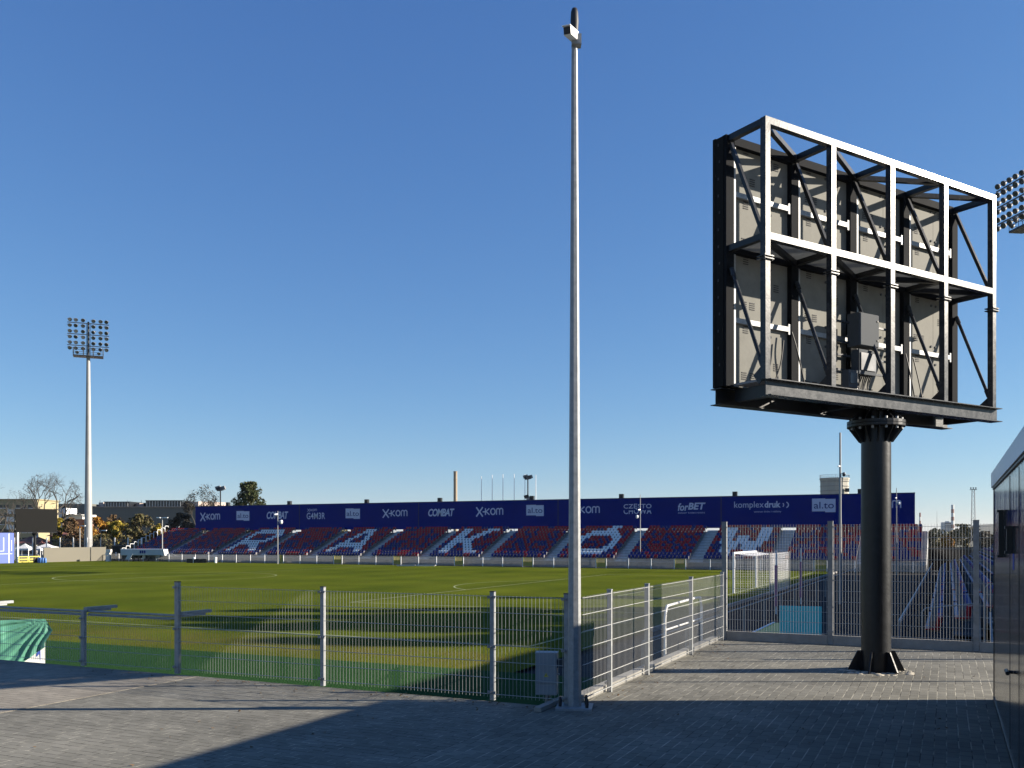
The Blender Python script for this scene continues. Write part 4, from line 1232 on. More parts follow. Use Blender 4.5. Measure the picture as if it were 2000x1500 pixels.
lbs = ['first yellow barrier gate from the left, left of the white camera pole', 'yellow barrier gate below the white A of the seats', 'yellow barrier gate left of the white board on the grass', 'yellow barrier gate right of the white board on the grass', 'yellow barrier gate just left of the tall foreground pole', 'yellow barrier gate just right of the tall foreground pole', 'yellow barrier gate left of the high fence and the goal', 'yellow barrier gate behind the high fence, right of the goal']
lbs[0] = 'yellow barrier gate at the foot of the white camera pole'; 
for (a, b), lb in zip(gx, lbs):
    g = thing('barrier_gate', lb, 'gate', ((a + b) / 2, BF, PZ), 'yellow gates in the pitch barrier')
    mb = MB()
    for x in (a + .09, b - .09): mb.box(x - .035, x + .035, BF - .03, BF + .03, PZ + .06, PZ + 1.12)
    mb.box(a + .126, b - .126, BF - .03, BF + .03, PZ + 1.06, PZ + 1.11); mb.box(a + .126, b - .126, BF - .03, BF + .03, PZ + .1, PZ + .16)
    part('frame', mb, M['gate_yellow'], g)
    mb = MB(); m_ = 9
    for j in range(1, m_):
        xx = a + .12 + (b - a - .24) * j / m_; mb.box(xx - .02, xx + .02, BF - .01, BF + .01, PZ + .162, PZ + 1.058)
    mb.box(a + .13, b - .13, BF + .012, BF + .02, PZ + .17, PZ + .62)
    part('infill', mb, M['gate_yellow'], g)
# white boards lying on the grass
for (pa, pb, lb) in ((776, 812, 'white board lying flat on the grass near the long barrier, left one of two'), (813, 851, 'white board lying flat on the grass near the long barrier, right one of two')):
    a, b = at(pa, 1105.5, PZ), at(pb, 1105.5, PZ)
    mb = MB(); dd = (b - a).normalized(); nn = Vector((-dd.y, dd.x, 0))
    mb.obox((a + b) / 2 + Zv * .09, dd * (b - a).length / 2, nn * .8 - Zv * .03, Zv * .03)
    mb.obox((a + b) / 2 + Zv * .03, dd * (b - a).length / 2 * .9, nn * .7, Zv * .025)
    solo('white_board', mb, M['white'], lb, 'board', ((a.x + b.x) / 2, (a.y + b.y) / 2, PZ), 'white boards lying on the grass')

# camera poles by the barrier and beyond
def cam_pole(px, d, ytop, zb, label, cam_y=None, ant=1.0, r=.07, side=1):
    b = dep(px, d, zb)
    th = thing('camera_pole', label, 'pole', b)
    zt = zat(ytop, d)
    mb = MB(); mb.tube(b, Vector((b.x, b.y, zt)), r, r * .6, 8, 0, True, False)
    part('pole', mb, M['mast'], th)
    if cam_y:
        zc = zat(cam_y, d); c = Vector((b.x, b.y, zc))
        k = ant; mb = MB(); mb.bar(c, c + ax_ * .42 * k * side + Zv * .08 * k, .06 * k); mb.lathe([(0, .18 * k), (.16 * k, .12 * k), (.19 * k, 0), (.19 * k, -.2 * k), (.12 * k, -.33 * k), (0, -.36 * k)], c + ax_ * .45 * k * side, 10)
        part('camera', mb, M['white'] if d > 60 else M['plastic_dark'], th)
        mb = MB(); mb.tube(c + ax_ * -.02 * k + Zv * .9 * k, c + ax_ * -.35 * k + Zv * .85 * k - ay_ * .3 * k, .11 * k, .09 * k, 8); part('camera', mb, M['white'], th)
    return th
cam_pole(542.5, 118.5, 998, PZ, 'white pole with a dome camera in front of the lettering COMBAT on the banner', 1018)
cam_pole(1250.5, 103.5, 966, PZ, 'thin pale pole with a camera in front of the banner lettering ending in CHOWA', 1008, .8, .06, -1)
cam_pole(1751, 84, 953, PZ, 'thin pole with a white camera just right of the scoreboard column', 982, .5, .05)
cam_pole(1641, 47, 845, PZ, 'tall thin pole with a dark camera just left of the scoreboard column', 925, .42, .075)

# ------------------------------------------------------------------ stand behind the goal, seen along its rows
RX0, RR, RT, RRI, RZ0 = -.65, 10, .8, .36, -1.12
RY0, RY1 = 29.2, 95.0
rs = thing('grandstand', 'shaded stand of blue seats behind the goal, seen along its rows through the high fence', 'grandstand', (2, RY0, PZ))
mb = MB()
for k in range(RR):
    x, z = RX0 + RT * k, RZ0 + RRI * k
    mb.box(x, x + RT - .002, RY0, RY1, z - .05, z); mb.box(x + .002, x + .03, RY0, RY1, z - RRI, z - .055)
part('deck', mb, M['deck_shaded'], rs)
lst = []
for k in range(RR):
    y = RY0 + .9
    j = 0
    while y < RY1 - .4:
        if not (int((y - RY0) / 8.5) != int((y - RY0 + 1.1) / 8.5)):
            col = 'red' if (j < 2 or rnd.random() < .12) else 'blue'
            lst.append((y + .1 * k, (RX0 + RT * k + .12, y, RZ0 + RRI * k), col))
        y += .46; j += 1
seats_into(rs, lst, (0, 1, 0), (1, 0, 0), 'right', OFF[rs.name])
mb = MB(); mb.box(RX0 - .62, RX0 - .58, RY0 - .5, RY1, PZ + .1, RZ0 + .62); part('front_panel', mb, M['frontsheet'] if 'frontsheet' in M else M['galv_dull'], rs)
mb = MB(); mb.tube((RX0 - .6, RY0 - .5, RZ0 + .72), (RX0 - .6, RY1, RZ0 + .72), .035, .035, 8)
y = RY0 - .45
while y < RY1: mb.box(RX0 - .62, RX0 - .58, y, y + .05, RZ0 + .625, RZ0 + .69); y += 2.5
part('hand_rail', mb, M['galv'], rs)
mb = MB()
bxx = RX0 + RT * RR
mb.box(bxx + .05, bxx + .2, 24.0, 99.5, PZ, 6.3); part('back_wall', mb, M['navy_dark'], rs)
for k in range(0, RR, 2):      # end guard rails of the rows, nearest us
    x, z = RX0 + RT * k, RZ0 + RRI * k
    mb = MB()
    mb.path([Vector((x, RY0 - .3, PZ)), Vector((x, RY0 - .3, z + 1.0)), Vector((x + .1, RY0 - .3, z + 1.1)), Vector((x + 1.45, RY0 - .3, z + 1.1 + RRI * .5)), Vector((x + 1.5, RY0 - .3, PZ))], .025, 6)
    for q in range(1, 9): mb.tube((x + .16 * q, RY0 - .3, z + .15), (x + .16 * q, RY0 - .3, z + 1.1), .009, .009, 5)
    mb.tube((x, RY0 - .3, z + .15), (x + 1.5, RY0 - .3, z + .15), .02, .02, 6)
    part('end_guard', mb, M['galv'], rs)
mb = MB()
for k in range(7):
    mb.box(1.0, 3.6, 24.6 + .3 * k, 24.6 + .3 * k + .28, PZ + .18 * (k + 1) - .04, PZ + .18 * (k + 1))
for x in (1.0, 3.58): mb.bar((x, 24.5, PZ + .1), (x, 26.7, PZ + 1.4), .05, .2)
for x in (1.0, 1.9, 2.75, 3.58): mb.bar((x, 24.5, PZ), (x, 24.5, PZ + .95), .05)
mb.bar((1.0, 24.5, PZ + .95), (3.58, 24.5, PZ + .95), .05); mb.bar((1.0, 24.5, PZ + .5), (3.58, 24.5, PZ + .1), .035); mb.bar((1.0, 24.5, PZ + .1), (3.58, 24.5, PZ + .5), .035)
part('access_stair', mb, M['galv'], rs)
# rail line and kerb at the edge of the grass
mb = MB(); mb.box(-10.0, -9.86, 33, 96.5, PZ - .1, PZ + .05); struct('kerb', mb, M['concrete'])
mb = MB(); mb.tube((-6.5, 21, PZ + .95), (-6.5, 80, PZ + .95), .025, .025, 6)
th = thing('low_rail', 'low metal rail beside the grass leading to the goal end', 'rail', (-6.5, 21, PZ))
part('rail', mb, M['galv_dull'], th)
for y in range(21, 81, 4):
    mb = MB(); mb.box(-6.53, -6.47, y - .03, y + .03, PZ - .1, PZ + .93); part('post', mb, M['galv_dull'], th)
# black cladding closing the far corner
mb = MB()
a, b = dep(1788, 97), dep(1960, 90)
dd = (b - a).normalized(); nn = Vector((-dd.y, dd.x, 0)); L = (b - a).length
for k in range(12):
    c = a + dd * (L * (k + .5) / 12); mb.obox(c + Zv * ((PZ + 1.0) / 2), dd * (L / 24 - .015), nn * .04, Zv * (1.0 - PZ) / 2)
mb.obox((a + b) / 2 + Zv * 1.03 - nn * .02, dd * L / 2, nn * .08, Zv * .025)
solo('black_fence', mb, M['black_steel'], 'black boarded fence closing the far corner beyond the shaded stand', 'fence', (a.x, a.y, PZ))

# ------------------------------------------------------------------ left end of the pitch
def wall_line(px0, px1, X, y0, y1, dx=0.0):
    pass
# beige screen
YA, dA = on_x(86, -112.5); YB, dB = on_x(207, -112.5)
mb = MB(); mb.box(-112.56, -112.5, YA, YB, PZ, zat(1069, (dA + dB) / 2))
th = thing('beige_screen', 'long plain beige cloth screen at the left end of the pitch, below the floodlight mast', 'screen', (-112.5, YA, PZ))
part('cloth', mb, M['beige'], th)
mb = MB(); y = YA
while y < YB: mb.box(-112.7, -112.62, y, y + .06, PZ, .6); y += 2.0
part('frame', mb, M['galv_dull'], th)
# blue banner at the far left edge
Ya, da = on_x(-45, -113.2); Yb, db = on_x(27, -113.2)
th = thing('blue_banner', 'large blue banner on a frame at the left edge of the photo', 'banner', (-113.2, Yb, PZ))
mb = MB(); mb.box(-113.25, -113.2, Ya, Yb, PZ, zat(1041, db)); bb = part('sheet', mb, M['bluesheet'], th)
mb = MB()
Yq = lambda px: on_x(px, -113.2)[0]
L1 = [(7, 1050, 1076, .07), (22.5, 1055, 1076, .05), (17.6, 1042, 1102, .07)]
for px, ya, yb2, w in L1: mb.box(-113.198, -113.19, Yq(px) - w, Yq(px) + w, zat(yb2, db), zat(ya, db))
mb.box(-113.198, -113.191, Yq(-10), Yq(7), zat(1076.5, db), zat(1075.5, db)); mb.box(-113.198, -113.192, Yq(-20), Yq(24), zat(1082, db), zat(1081, db))
part('printed_line', mb, M['logo'], bb)
mb = MB(); yy = Yq(35); mb.box(-113.3, -113.15, yy - .1, yy + .1, PZ, zat(1040, db))
solo('white_post', mb, M['white'], 'white post between the blue banner and the yellow gate', 'post', (-113.2, yy, PZ))
# fence of wire panels behind
mb = None
bf = thing('ball_fence', 'pale wire fence with white posts behind the left end of the pitch', 'fence', (-121, 80, PZ))
fp = [dep(px, 140) for px in (28, 64, 91, 117, 143, 170, 197, 224, 250, 276, 300)]
for i, p in enumerate(fp):
    mb = MB(); mb.obox(p + Zv * ((PZ + zat(1050, 140)) / 2), ax_ * .07, ay_ * .05, Zv * (zat(1050, 140) - PZ) / 2); part('post', mb, M['white'], bf)
for p, q in zip(fp, fp[1:]):
    mb = MB()
    for k in range(16): mb.bar(p + ax_ * .08 + Zv * (PZ + .1 + k * .2), q - ax_ * .08 + Zv * (PZ + .1 + k * .2), .018)
    for k in range(1, 12): mb.bar(p + (q - p) * k / 12 + Zv * (PZ + .1), p + (q - p) * k / 12 + Zv * (PZ + 3.2), .012)
    part('mesh_panel', mb, M['galv_dull'], bf)
# far scoreboard
sc2 = dep(68, 131)
V2 = Vector((.93, -.36, 0)).normalized(); U2 = Vector((V2.y, -V2.x, 0))
c2 = dep(69.5, 131) - U2 * 2.634 - V2 * .33
th2, _ = scoreboard('far scoreboard seen from the front, dark screen on a black column', c2, U2, V2, 5.268, .655, zat(1037, 131), zat(994, 131), zat(1016, 131), sc2, PZ, False)
# yellow gate panels, bags
for (pa, pb, lb) in ((36, 55, 'yellow gate leaf beside the white post at the left end, the left leaf'), (56, 78, 'yellow gate leaf beside the beige screen, the right leaf')):
    a, b = [Vector((-113.0, on_x(q_, -113.0)[0], 0)) for q_ in (pa, pb)]; dd = (b - a).normalized(); nn = Vector((-dd.y, dd.x, 0)); L = (b - a).length
    g = thing('barrier_gate', lb, 'gate', (a.x, a.y, PZ), 'yellow gate leaves at the left end')
    z0, z1 = PZ + .05, zat(1086.5, 124); o = a
    mb = MB()
    for q in (0.05, L - .05): mb.bar(o + dd * q + Zv * z0, o + dd * q + Zv * z1, .09, .06)
    for z in (z0 + .05, z1 - .05, (z0 + z1) / 2): mb.bar(o + dd * .1 + Zv * z, o + dd * (L - .1) + Zv * z, .06, .08)
    part('frame', mb, M['yellow'], g)
    mb = MB()
    for k in range(1, 7): mb.bar(o + dd * .1 + Zv * (z0 + (z1 - z0) * k / 7), o + dd * (L - .1) + Zv * (z0 + (z1 - z0) * k / 7), .03)
    part('infill', mb, M['gate_yellow'], g)
def bag(px, d, col, lb, w, h):
    b = dep(px, d, PZ); mb = MB()
    for k in range(4):
        c = b + ax_ * (-w / 2 + w * (k + .5) / 4) + ay_ * random.uniform(-.1, .1)
        mb.lathe([(w * .12, 0), (w * .17, h * .25), (w * .15, h * .7), (w * .09, h * (.9 + .1 * random.random())), (0, h * .97)], c, 9)
    solo('kit_bag', mb, col, lb, 'bag', b)
bag(82, 124, M['bluebag'], 'bright blue bags heaped at the left end of the beige screen', 1.1, .72)
bag(72, 124.5, M['rubber'], 'black bags heaped beside the blue bags at the yellow gate', .9, .7)
# white marquee tents
def tent(px, d, w, yt, ye, lb, mat):
    b = dep(px, d, PZ); ze, zt = zat(ye, d), zat(yt, d)
    th = thing('marquee', lb, 'tent', b, None)
    mb = MB(); h = w / 2
    c = [b + ax_ * i * h + ay_ * j * h for i, j in ((-1, -1), (1, -1), (1, 1), (-1, 1))]
    e = [Vector((p.x, p.y, ze)) for p in c]; top = Vector((b.x, b.y, zt))
    mid = [Vector((p.x, p.y, 0)) * .45 + Vector((b.x, b.y, 0)) * .55 + Zv * (ze + (zt - ze) * .42) for p in c]
    mb.add(e + mid + [top], [(0, 1, 5, 4), (1, 2, 6, 5), (2, 3, 7, 6), (3, 0, 4, 7), (4, 5, 8), (5, 6, 8), (6, 7, 8), (7, 4, 8)])
    lo = [Vector((p.x, p.y, ze - .3)) for p in c]
    mb.add(e + lo, [(i, 4 + i, 4 + (i + 1) % 4, (i + 1) % 4) for i in range(4)])
    part('roof', mb, mat, th)
    for p in c:
        mb = MB(); mb.bar(Vector((p.x, p.y, PZ)), Vector((p.x, p.y, ze - .31)), .07); part('leg', mb, M['white'], th)
tent(49, 143, 2.2, 1061.5, 1071, 'white peaked marquee tent left of the far scoreboard column', M['white'])
tent(91, 146, 2.6, 1061, 1068.5, 'pale marquee tent right of the far scoreboard column', M['white'])
tent(76, 143, 1.0, 1068, 1071.5, 'small white tent between the scoreboard column and the beige screen', M['white'])

# team shelter
def shelter():
    d = 131
    th = thing('team_shelter', 'long team shelter with a pale canopy over a black front, left of the long grandstand', 'shelter', dep(280, d, PZ))
    P_ = lambda px, py, o=0.0: dep(px, d + o, zat(py, d))
    mb = MB()
    prof = []
    zc1, zc0 = zat(1072, d), zat(1084, d)
    a, b = dep(236, d), dep(320, d); L = (b - a)
    ys = [(-.1, zc0), (-.1, zc1 - .05), (-.02, zc1), (1.6, zc1 - .12)]
    vs = [];
    for q in (a, b):
        for yy, zz in ys: vs.append(Vector((q.x, q.y, zz)) + ay_ * yy)
        for yy, zz in reversed(ys): vs.append(Vector((q.x, q.y, zz - .05)) + ay_ * (yy + .04))
    n = len(ys) * 2
    mb.add(vs, [(i, (i + 1) % n, n + (i + 1) % n, n + i) for i in range(n)] + [tuple(range(n)), tuple(range(2 * n - 1, n - 1, -1))])
    cn = part('canopy', mb, M['canopy'], th)
    mb = MB(); 
    for q in (-.12, -.02, .08):
        c = dep(280, d) + ax_ * q * 3 - ay_ * .13 + Zv * (zat(1078, d)); mb.obox(c, ax_ * .1, ay_ * .01, Zv * .2)
    part('emblem', mb, M['navy'], cn)
    mb = MB(); mb.obox(dep(279, d + 1.6) + Zv * ((zat(1091, d) + zc0) / 2 + .0), ax_ * 3.0, ay_ * .05, Zv * (zc0 - zat(1091, d)) / 2 + Zv * .0); part('back_panel', mb, M['rubber'], th)
    mb = MB(); mb.obox(dep(252, d - .2) + Zv * (zat(1087, d)), ax_ * .32, ay_ * .03, Zv * .42 + ax_ * .22); part('side_flap', mb, M['canopy'], th)
    mb = MB(); mb.obox(dep(321.5, d + .7) + Zv * (zat(1079, d)), ax_ * .22, ay_ * .8, Zv * .45 - ax_ * .1); part('end_flap', mb, M['white'], th)
    for k in range(9):
        mb = MB(); c = dep(242 + k * 9.5, d + .9, 0); mb.obox(c + Zv * (PZ + .42), ax_ * .21, ay_ * .2, Zv * .05); mb.obox(c + ay_ * .2 + Zv * (PZ + .75), ax_ * .21, ay_ * .03, Zv * .27); mb.bar(c + Zv * PZ, c + Zv * (PZ + .37), .1)
        part('bench_seat', mb, M['seat_white'] if k % 3 == 1 else M['plastic_dark'], th)
    mb = MB()
    for px in (238, 262, 290, 318): mb.bar(dep(px, d + 1.5, PZ), dep(px, d + 1.5, zc1), .08)
    part('frame', mb, M['galv_dull'], th)
    # black container behind its left end
    a, b = dep(218.5, d + 8.5), dep(257, d + 8.5)
    t2 = thing('black_cabin', 'black square cabin behind the left end of the team shelter', 'cabin', (a.x, a.y, PZ))
    mb = MB(); mb.obox((a + b) / 2 + ay_ * 1.1 + Zv * ((PZ + zat(1066, d + 8.5)) / 2), ax_ * (b - a).length / 2, ay_ * 1.1, Zv * (zat(1066, d + 8.5) - PZ) / 2); part('wall', mb, M['black_steel'], t2)
    mb = MB(); mb.obox((a + b) / 2 + ay_ * 1.1 + Zv * (zat(1065.6, d + 8.5)), ax_ * ((b - a).length / 2 + .05), ay_ * 1.16, Zv * .04); part('roof', mb, M['plastic_dark'], t2)
    mb = MB(); c = dep(227, d + 8.4) ; mb.obox(c + Zv * (PZ + .9) - ay_ * .06, ax_ * .12, ay_ * .05, Zv * .3); part('notice', mb, M['offwhite'], t2)
    # white equipment stack
    a = dep(211.5, d + 1, PZ); mb = MB(); mb.obox(a + Zv * .4, ax_ * .26, ay_ * .3, Zv * .4); mb.obox(a + Zv * 1.05, ax_ * .3, ay_ * .28, Zv * .2); mb.obox(a + Zv * 1.5 + ax_ * .1, ax_ * .34, ay_ * .25, Zv * .22)
    solo('equipment_stack', mb, M['offwhite'], 'stack of white and grey equipment between the beige screen and the black cabin', 'equipment', a)
shelter()
# bins and crates on the grass edge right of the shelter
for i, (px, mt, lb) in enumerate(((371, 'rubber', 'black box at the barrier foot, leftmost in the row of small boxes'), (385, 'rubber', 'black box at the barrier foot, between the two white bins'), (398, 'rubber', 'black box at the barrier foot, left of the right white bin'), (379, 'white', 'white bin at the barrier foot, left one of two'), (421, 'white', 'white bin at the barrier foot, right one of two'))):
    b = dep(px, 124, PZ); mb = MB()
    if mt == 'white': mb.lathe([(.17, 0), (.2, .7), (.21, .74), (0, .78)], b, 10)
    else: mb.obox(b + Zv * .24, ax_ * .38, ay_ * .25, Zv * .24); mb.obox(b + Zv * .51, ax_ * .36, ay_ * .23, Zv * .03); mb.bar(b + Zv * .545 - ax_ * .2, b + Zv * .545 + ax_ * .2, .05, .02)
    solo('box' if mt != 'white' else 'bin', mb, M[mt], lb, 'box' if mt != 'white' else 'bin', b, 'boxes and bins by the far barrier')

# ------------------------------------------------------------------ trees
def leafy(name, label, cat, px, d, ybase, ytop, wpx, mats, n=2600, leaf=.22, seed=1, group=None, gaps=.35, low=.25, zb=None, clumps=22):
    rg = random.Random(seed)
    zb = -1.6 if zb is None else zb
    b = dep(px, d, zb); H = zat(ytop, d) - zb; Wd = wpx * d / F / 2
    th = thing(name, label, cat, b, group, 0.0)
    mb = MB()
    pts = [Vector((0, 0, 0))]
    for k in range(1, 6): pts.append(Vector((rg.uniform(-.1, .1) * k * Wd * .12, rg.uniform(-.1, .1) * k * Wd * .12, H * .75 * k / 5)))
    r0 = max(.08, H * .022)
    for k in range(5): mb.tube(pts[k], pts[k + 1], r0 * (1 - k * .17), r0 * (1 - (k + 1) * .17), 7)
    cl = []
    for k in range(clumps):
        u = rg.random(); zz = H * (low + (1 - low) * (k + rg.random()) / clumps)
        f = math.sin(math.pi * min(.97, max(.08, ((zz / H) - low + .10) / (1.10 - low)))) ** .6
        q = rg.uniform(0, 6.283); rr = Wd * f * math.sqrt(rg.random()) * .82
        c = Vector((rr * math.cos(q), rr * math.sin(q), zz))
        cl.append((c, Wd * rg.uniform(.20, .36) * (.55 + .45 * f)))
        s = pts[min(5, int(zz / H * 5))]
        mb.tube(s, c, r0 * .30, r0 * .08, 4)
    part('trunk', mb, M['bark'], th)
    vs, fs = [], []
    for i in range(n):
        c, r = cl[rg.randrange(len(cl))]
        dv = Vector((rg.gauss(0, 1), rg.gauss(0, 1), rg.gauss(0, .8))); dv.normalize()
        p = c + dv * r * (rg.random() ** .45)
        if p.z > H or p.z < H * .03: continue
        a = Vector((rg.gauss(0, 1), rg.gauss(0, 1), rg.gauss(0, 1))).normalized(); e = a.cross(Vector((rg.gauss(0, 1), rg.gauss(0, 1), rg.gauss(0, 1)))).normalized()
        s = leaf * rg.uniform(.6, 1.3)
        o = len(vs); vs += [p - a * s, p + e * s * .6, p + a * s, p - e * s * .6]; fs.append((o, o + 1, o + 2, o + 3))
    mb = MB(); mb.add(vs, fs); part('crown', mb, mats, th)
    return th
def bare(label, px, d, ytop, wpx, seed=1, depth=7, group=None, leaves=None, nl=0, zb=-1.6, multi=3, r0=.32):
    rg = random.Random(seed)
    b = dep(px, d, zb); H = zat(ytop, d) - zb; Wd = wpx * d / F / 2
    th = thing('bare_tree' if not leaves else 'sparse_tree', label, 'tree', b, group, 0.0)
    mb = MB(); mbt = MB(); tips = []
    trunkH = H * .30
    p0 = Vector((0, 0, 0)); p1 = Vector((rg.uniform(-.2, .2), 0, trunkH))
    mbt.tube(p0, p1, r0 * 1.15, r0 * .85, 8)
    def grow(p, dv, L, r, k):
        q = p + dv * L
        segs = 2
        mid = p + dv * L * .5 + Vector((rg.gauss(0, 1), rg.gauss(0, 1), rg.gauss(0, .5))) * L * .07
        n_ = 6 if k > 4 else (4 if k > 2 else 3)
        mb.tube(p, mid, r, r * .86, n_, 0, False); mb.tube(mid, q, r * .86, r * .72, n_, 0, False)
        if k == 0:
            tips.append(q); return
        for j in range(2 if rg.random() < .62 else 3):
            a = Vector((rg.gauss(0, 1), rg.gauss(0, 1), rg.gauss(0, .7))); a = (a - dv * a.dot(dv)).normalized()
            nd = (dv + a * rg.uniform(.35, .75) + Vector((q.x / Wd, q.y / Wd, 0)) * .10 + Vector((0, 0, .06))).normalized()
            nL = L * rg.uniform(.74, .92)
            e = q + nd * nL
            out = (e.x / Wd) ** 2 + (e.y / Wd) ** 2 + ((e.z - H * .57) / (H * .44)) ** 2
            if out > 1.0:
                nd = (nd * .5 + (Vector((0, 0, H * .6)) - q).normalized() * .25 + a * .5).normalized(); nL *= .5
                e = q + nd * nL
                if (e.x / Wd) ** 2 + (e.y / Wd) ** 2 + ((e.z - H * .57) / (H * .44)) ** 2 > 1.15: continue
            grow(q, nd, nL, max(.012, r * (.72 if j == 0 else .58)), k - 1)
    L0 = H * .17
    for j in range(multi):
        q = 6.283 * j / multi + rg.uniform(-.4, .4) + .6
        dv = Vector((math.cos(q) * .55, math.sin(q) * .55, .8 + rg.uniform(-.1, .2))).normalized()
        grow(p1 - Vector((0, 0, rg.uniform(0, .12) * trunkH)), dv, L0, r0 * .6, depth)
    part('trunk', mbt, M['bark'], th)
    part('branches', mb, M['bark'], th)
    if leaves:
        vs, fs = [], []
        for i in range(nl):
            t = tips[rg.randrange(len(tips))] + Vector((rg.gauss(0, .3), rg.gauss(0, .3), rg.gauss(0, .3)))
            a = Vector((rg.gauss(0, 1), rg.gauss(0, 1), rg.gauss(0, 1))).normalized(); e = a.cross(Vector((0.3, .5, .8))).normalized(); s = .13 * rg.uniform(.6, 1.4)
            o = len(vs); vs += [t - a * s, t + e * s * .7, t + a * s, t - e * s * .7]; fs.append((o, o + 1, o + 2, o + 3))
        mb = MB(); mb.add(vs, fs); part('leaves', mb, leaves, th)
    return th
LG = leaf_mat('dark_green_leaves', [(.014, .022, .010), (.035, .05, .016), (.06, .07, .022), (.085, .075, .03)])
LO = leaf_mat('orange_leaves', [(.24, .085, .015), (.34, .15, .02), (.36, .21, .03), (.18, .10, .02)])
LY = leaf_mat('yellow_leaves', [(.30, .22, .025), (.36, .28, .04), (.18, .17, .03), (.25, .15, .02)])
LB = leaf_mat('brown_leaves', [(.06, .042, .024), (.11, .07, .035), (.15, .085, .04), (.085, .07, .035)])
LGB = leaf_mat('olive_leaves', [(.045, .05, .02), (.085, .08, .03), (.12, .09, .035), (.06, .05, .025)])
LD = leaf_mat('dusky_leaves', [(.03, .028, .022), (.05, .045, .032), (.075, .06, .04)])
bare('broad bare tree behind the far scoreboard, with a wide domed crown', 101, 158, 919, 118, 5, 7, None, None, 0, -1.6, 4, .36)
bare('bare tree cut by the left edge of the photo, in front of the yellow flats', -6, 165, 931, 62, 9, 6, None, None, 0, -1.6, 3, .26)
bare('thin bare tree between the left edge and the broad bare tree', 32, 172, 950, 50, 14, 6, None, None, 0, -1.6, 3, .2)
bare('thinly leaved dusky tree rising over the left end of the banner', 396, 165, 942, 64, 21, 6, None, LD, 2600, -1.6, 4, .3)
leafy('leafy_tree', 'dense dark green tree rising over the banner right of the thin one', 'tree', 489, 150, 1050, 941, 76, LG, 9000, .19, 4, None, .3, .28, None, 64)
for a in ((187, 150, 1012, 44, LO, 31, 'orange autumn tree just right of the floodlight mast'), (209, 152, 1022, 34, LY, 32, 'yellow autumn tree right of the orange one'),
          (172, 158, 1026, 30, LB, 33, 'brown autumn tree hidden partly by the floodlight mast'), (232, 156, 1020, 40, LY, 34, 'yellow green autumn tree in the middle of the left tree row'),
          (222, 164, 1008, 46, LB, 35, 'thin brown tree behind the yellow autumn trees'), (272, 152, 1006, 52, LGB, 36, 'large olive brown tree left of the lamp pole'),
          (255, 148, 1034, 36, LGB, 37, 'low olive bush under the large olive brown tree'), (300, 150, 1036, 26, LO, 38, 'small orange tree left of the lamp pole'),
          (310, 156, 1026, 30, LY, 39, 'yellow green tree behind the lamp pole'), (330, 158, 1032, 30, LB, 40, 'brown tree right of the lamp pole'),
          (356, 150, 1004, 46, LD, 41, 'dark tree against the left end of the banner'), (118, 156, 1014, 22, LY, 42, 'yellow green tree right of the far scoreboard'),
          (140, 154, 1014, 44, LB, 43, 'rusty brown tree left of the floodlight mast'), (202, 147, 1046, 60, LGB, 44, 'low olive hedge bush above the right part of the beige screen'),
          (160, 162, 1030, 30, LO, 45, 'rusty orange tree behind the floodlight mast')):
    leafy('autumn_tree', a[6], 'tree', a[0], a[1], 1060, a[2] - 2, a[3] * 1.4, a[4], 4200, .20, a[5], 'autumn trees left of the long grandstand', .3, .10, None, 34)

# ------------------------------------------------------------------ buildings at the left
def flats():
    d = 215; th = thing('apartment_block', 'yellow apartment block with loggias at the left edge of the photo', 'building', dep(20, d, -1.6), None, YAW)
    s = d / F; z = lambda py: zat(py, d) + 1.6
    x0, x1 = -140 * s, 53 * s
    mb = MB(); mb.box(x0, x1, 0, 10, 0, z(976)); mb.box(x0 - .3, x1 + .3, -.3, 10.3, z(976) + .01, z(974.5)); part('wall', mb, M['yellowwall'], th)
    rows = [(986, 992), (1003, 1009), (1018, 1024), (1033, 1040), (1050, 1057)]
    for ya, yb in rows:
        for px in (-8, 0, 12, 36, 48, 60):
            c = (px - 20) * s
            mb = MB(); mb.box(c - .55, c + .55, -.06, -.005, z(yb), z(ya)); w = part('window', mb, M['darkglass'], th)
            mb = MB(); mb.box(c - .62, c + .62, -.12, -.07, z(yb) - .14, z(yb) - .02); part('sill', mb, M['white'], w)
    for ya, yb in ((998, 1004), (1013, 1019), (1028, 1034), (1043, 1049)):
        c = (25 - 20) * s
        mb = MB(); mb.box(c - .9, c + .9, -1.0, -.01, z(yb), z(yb) + .12); mb.box(c - .9, c + .9, -1.0, -.94, z(yb) + .13, z(ya) + .35); part('balcony', mb, M['offwhite'], th)
flats()
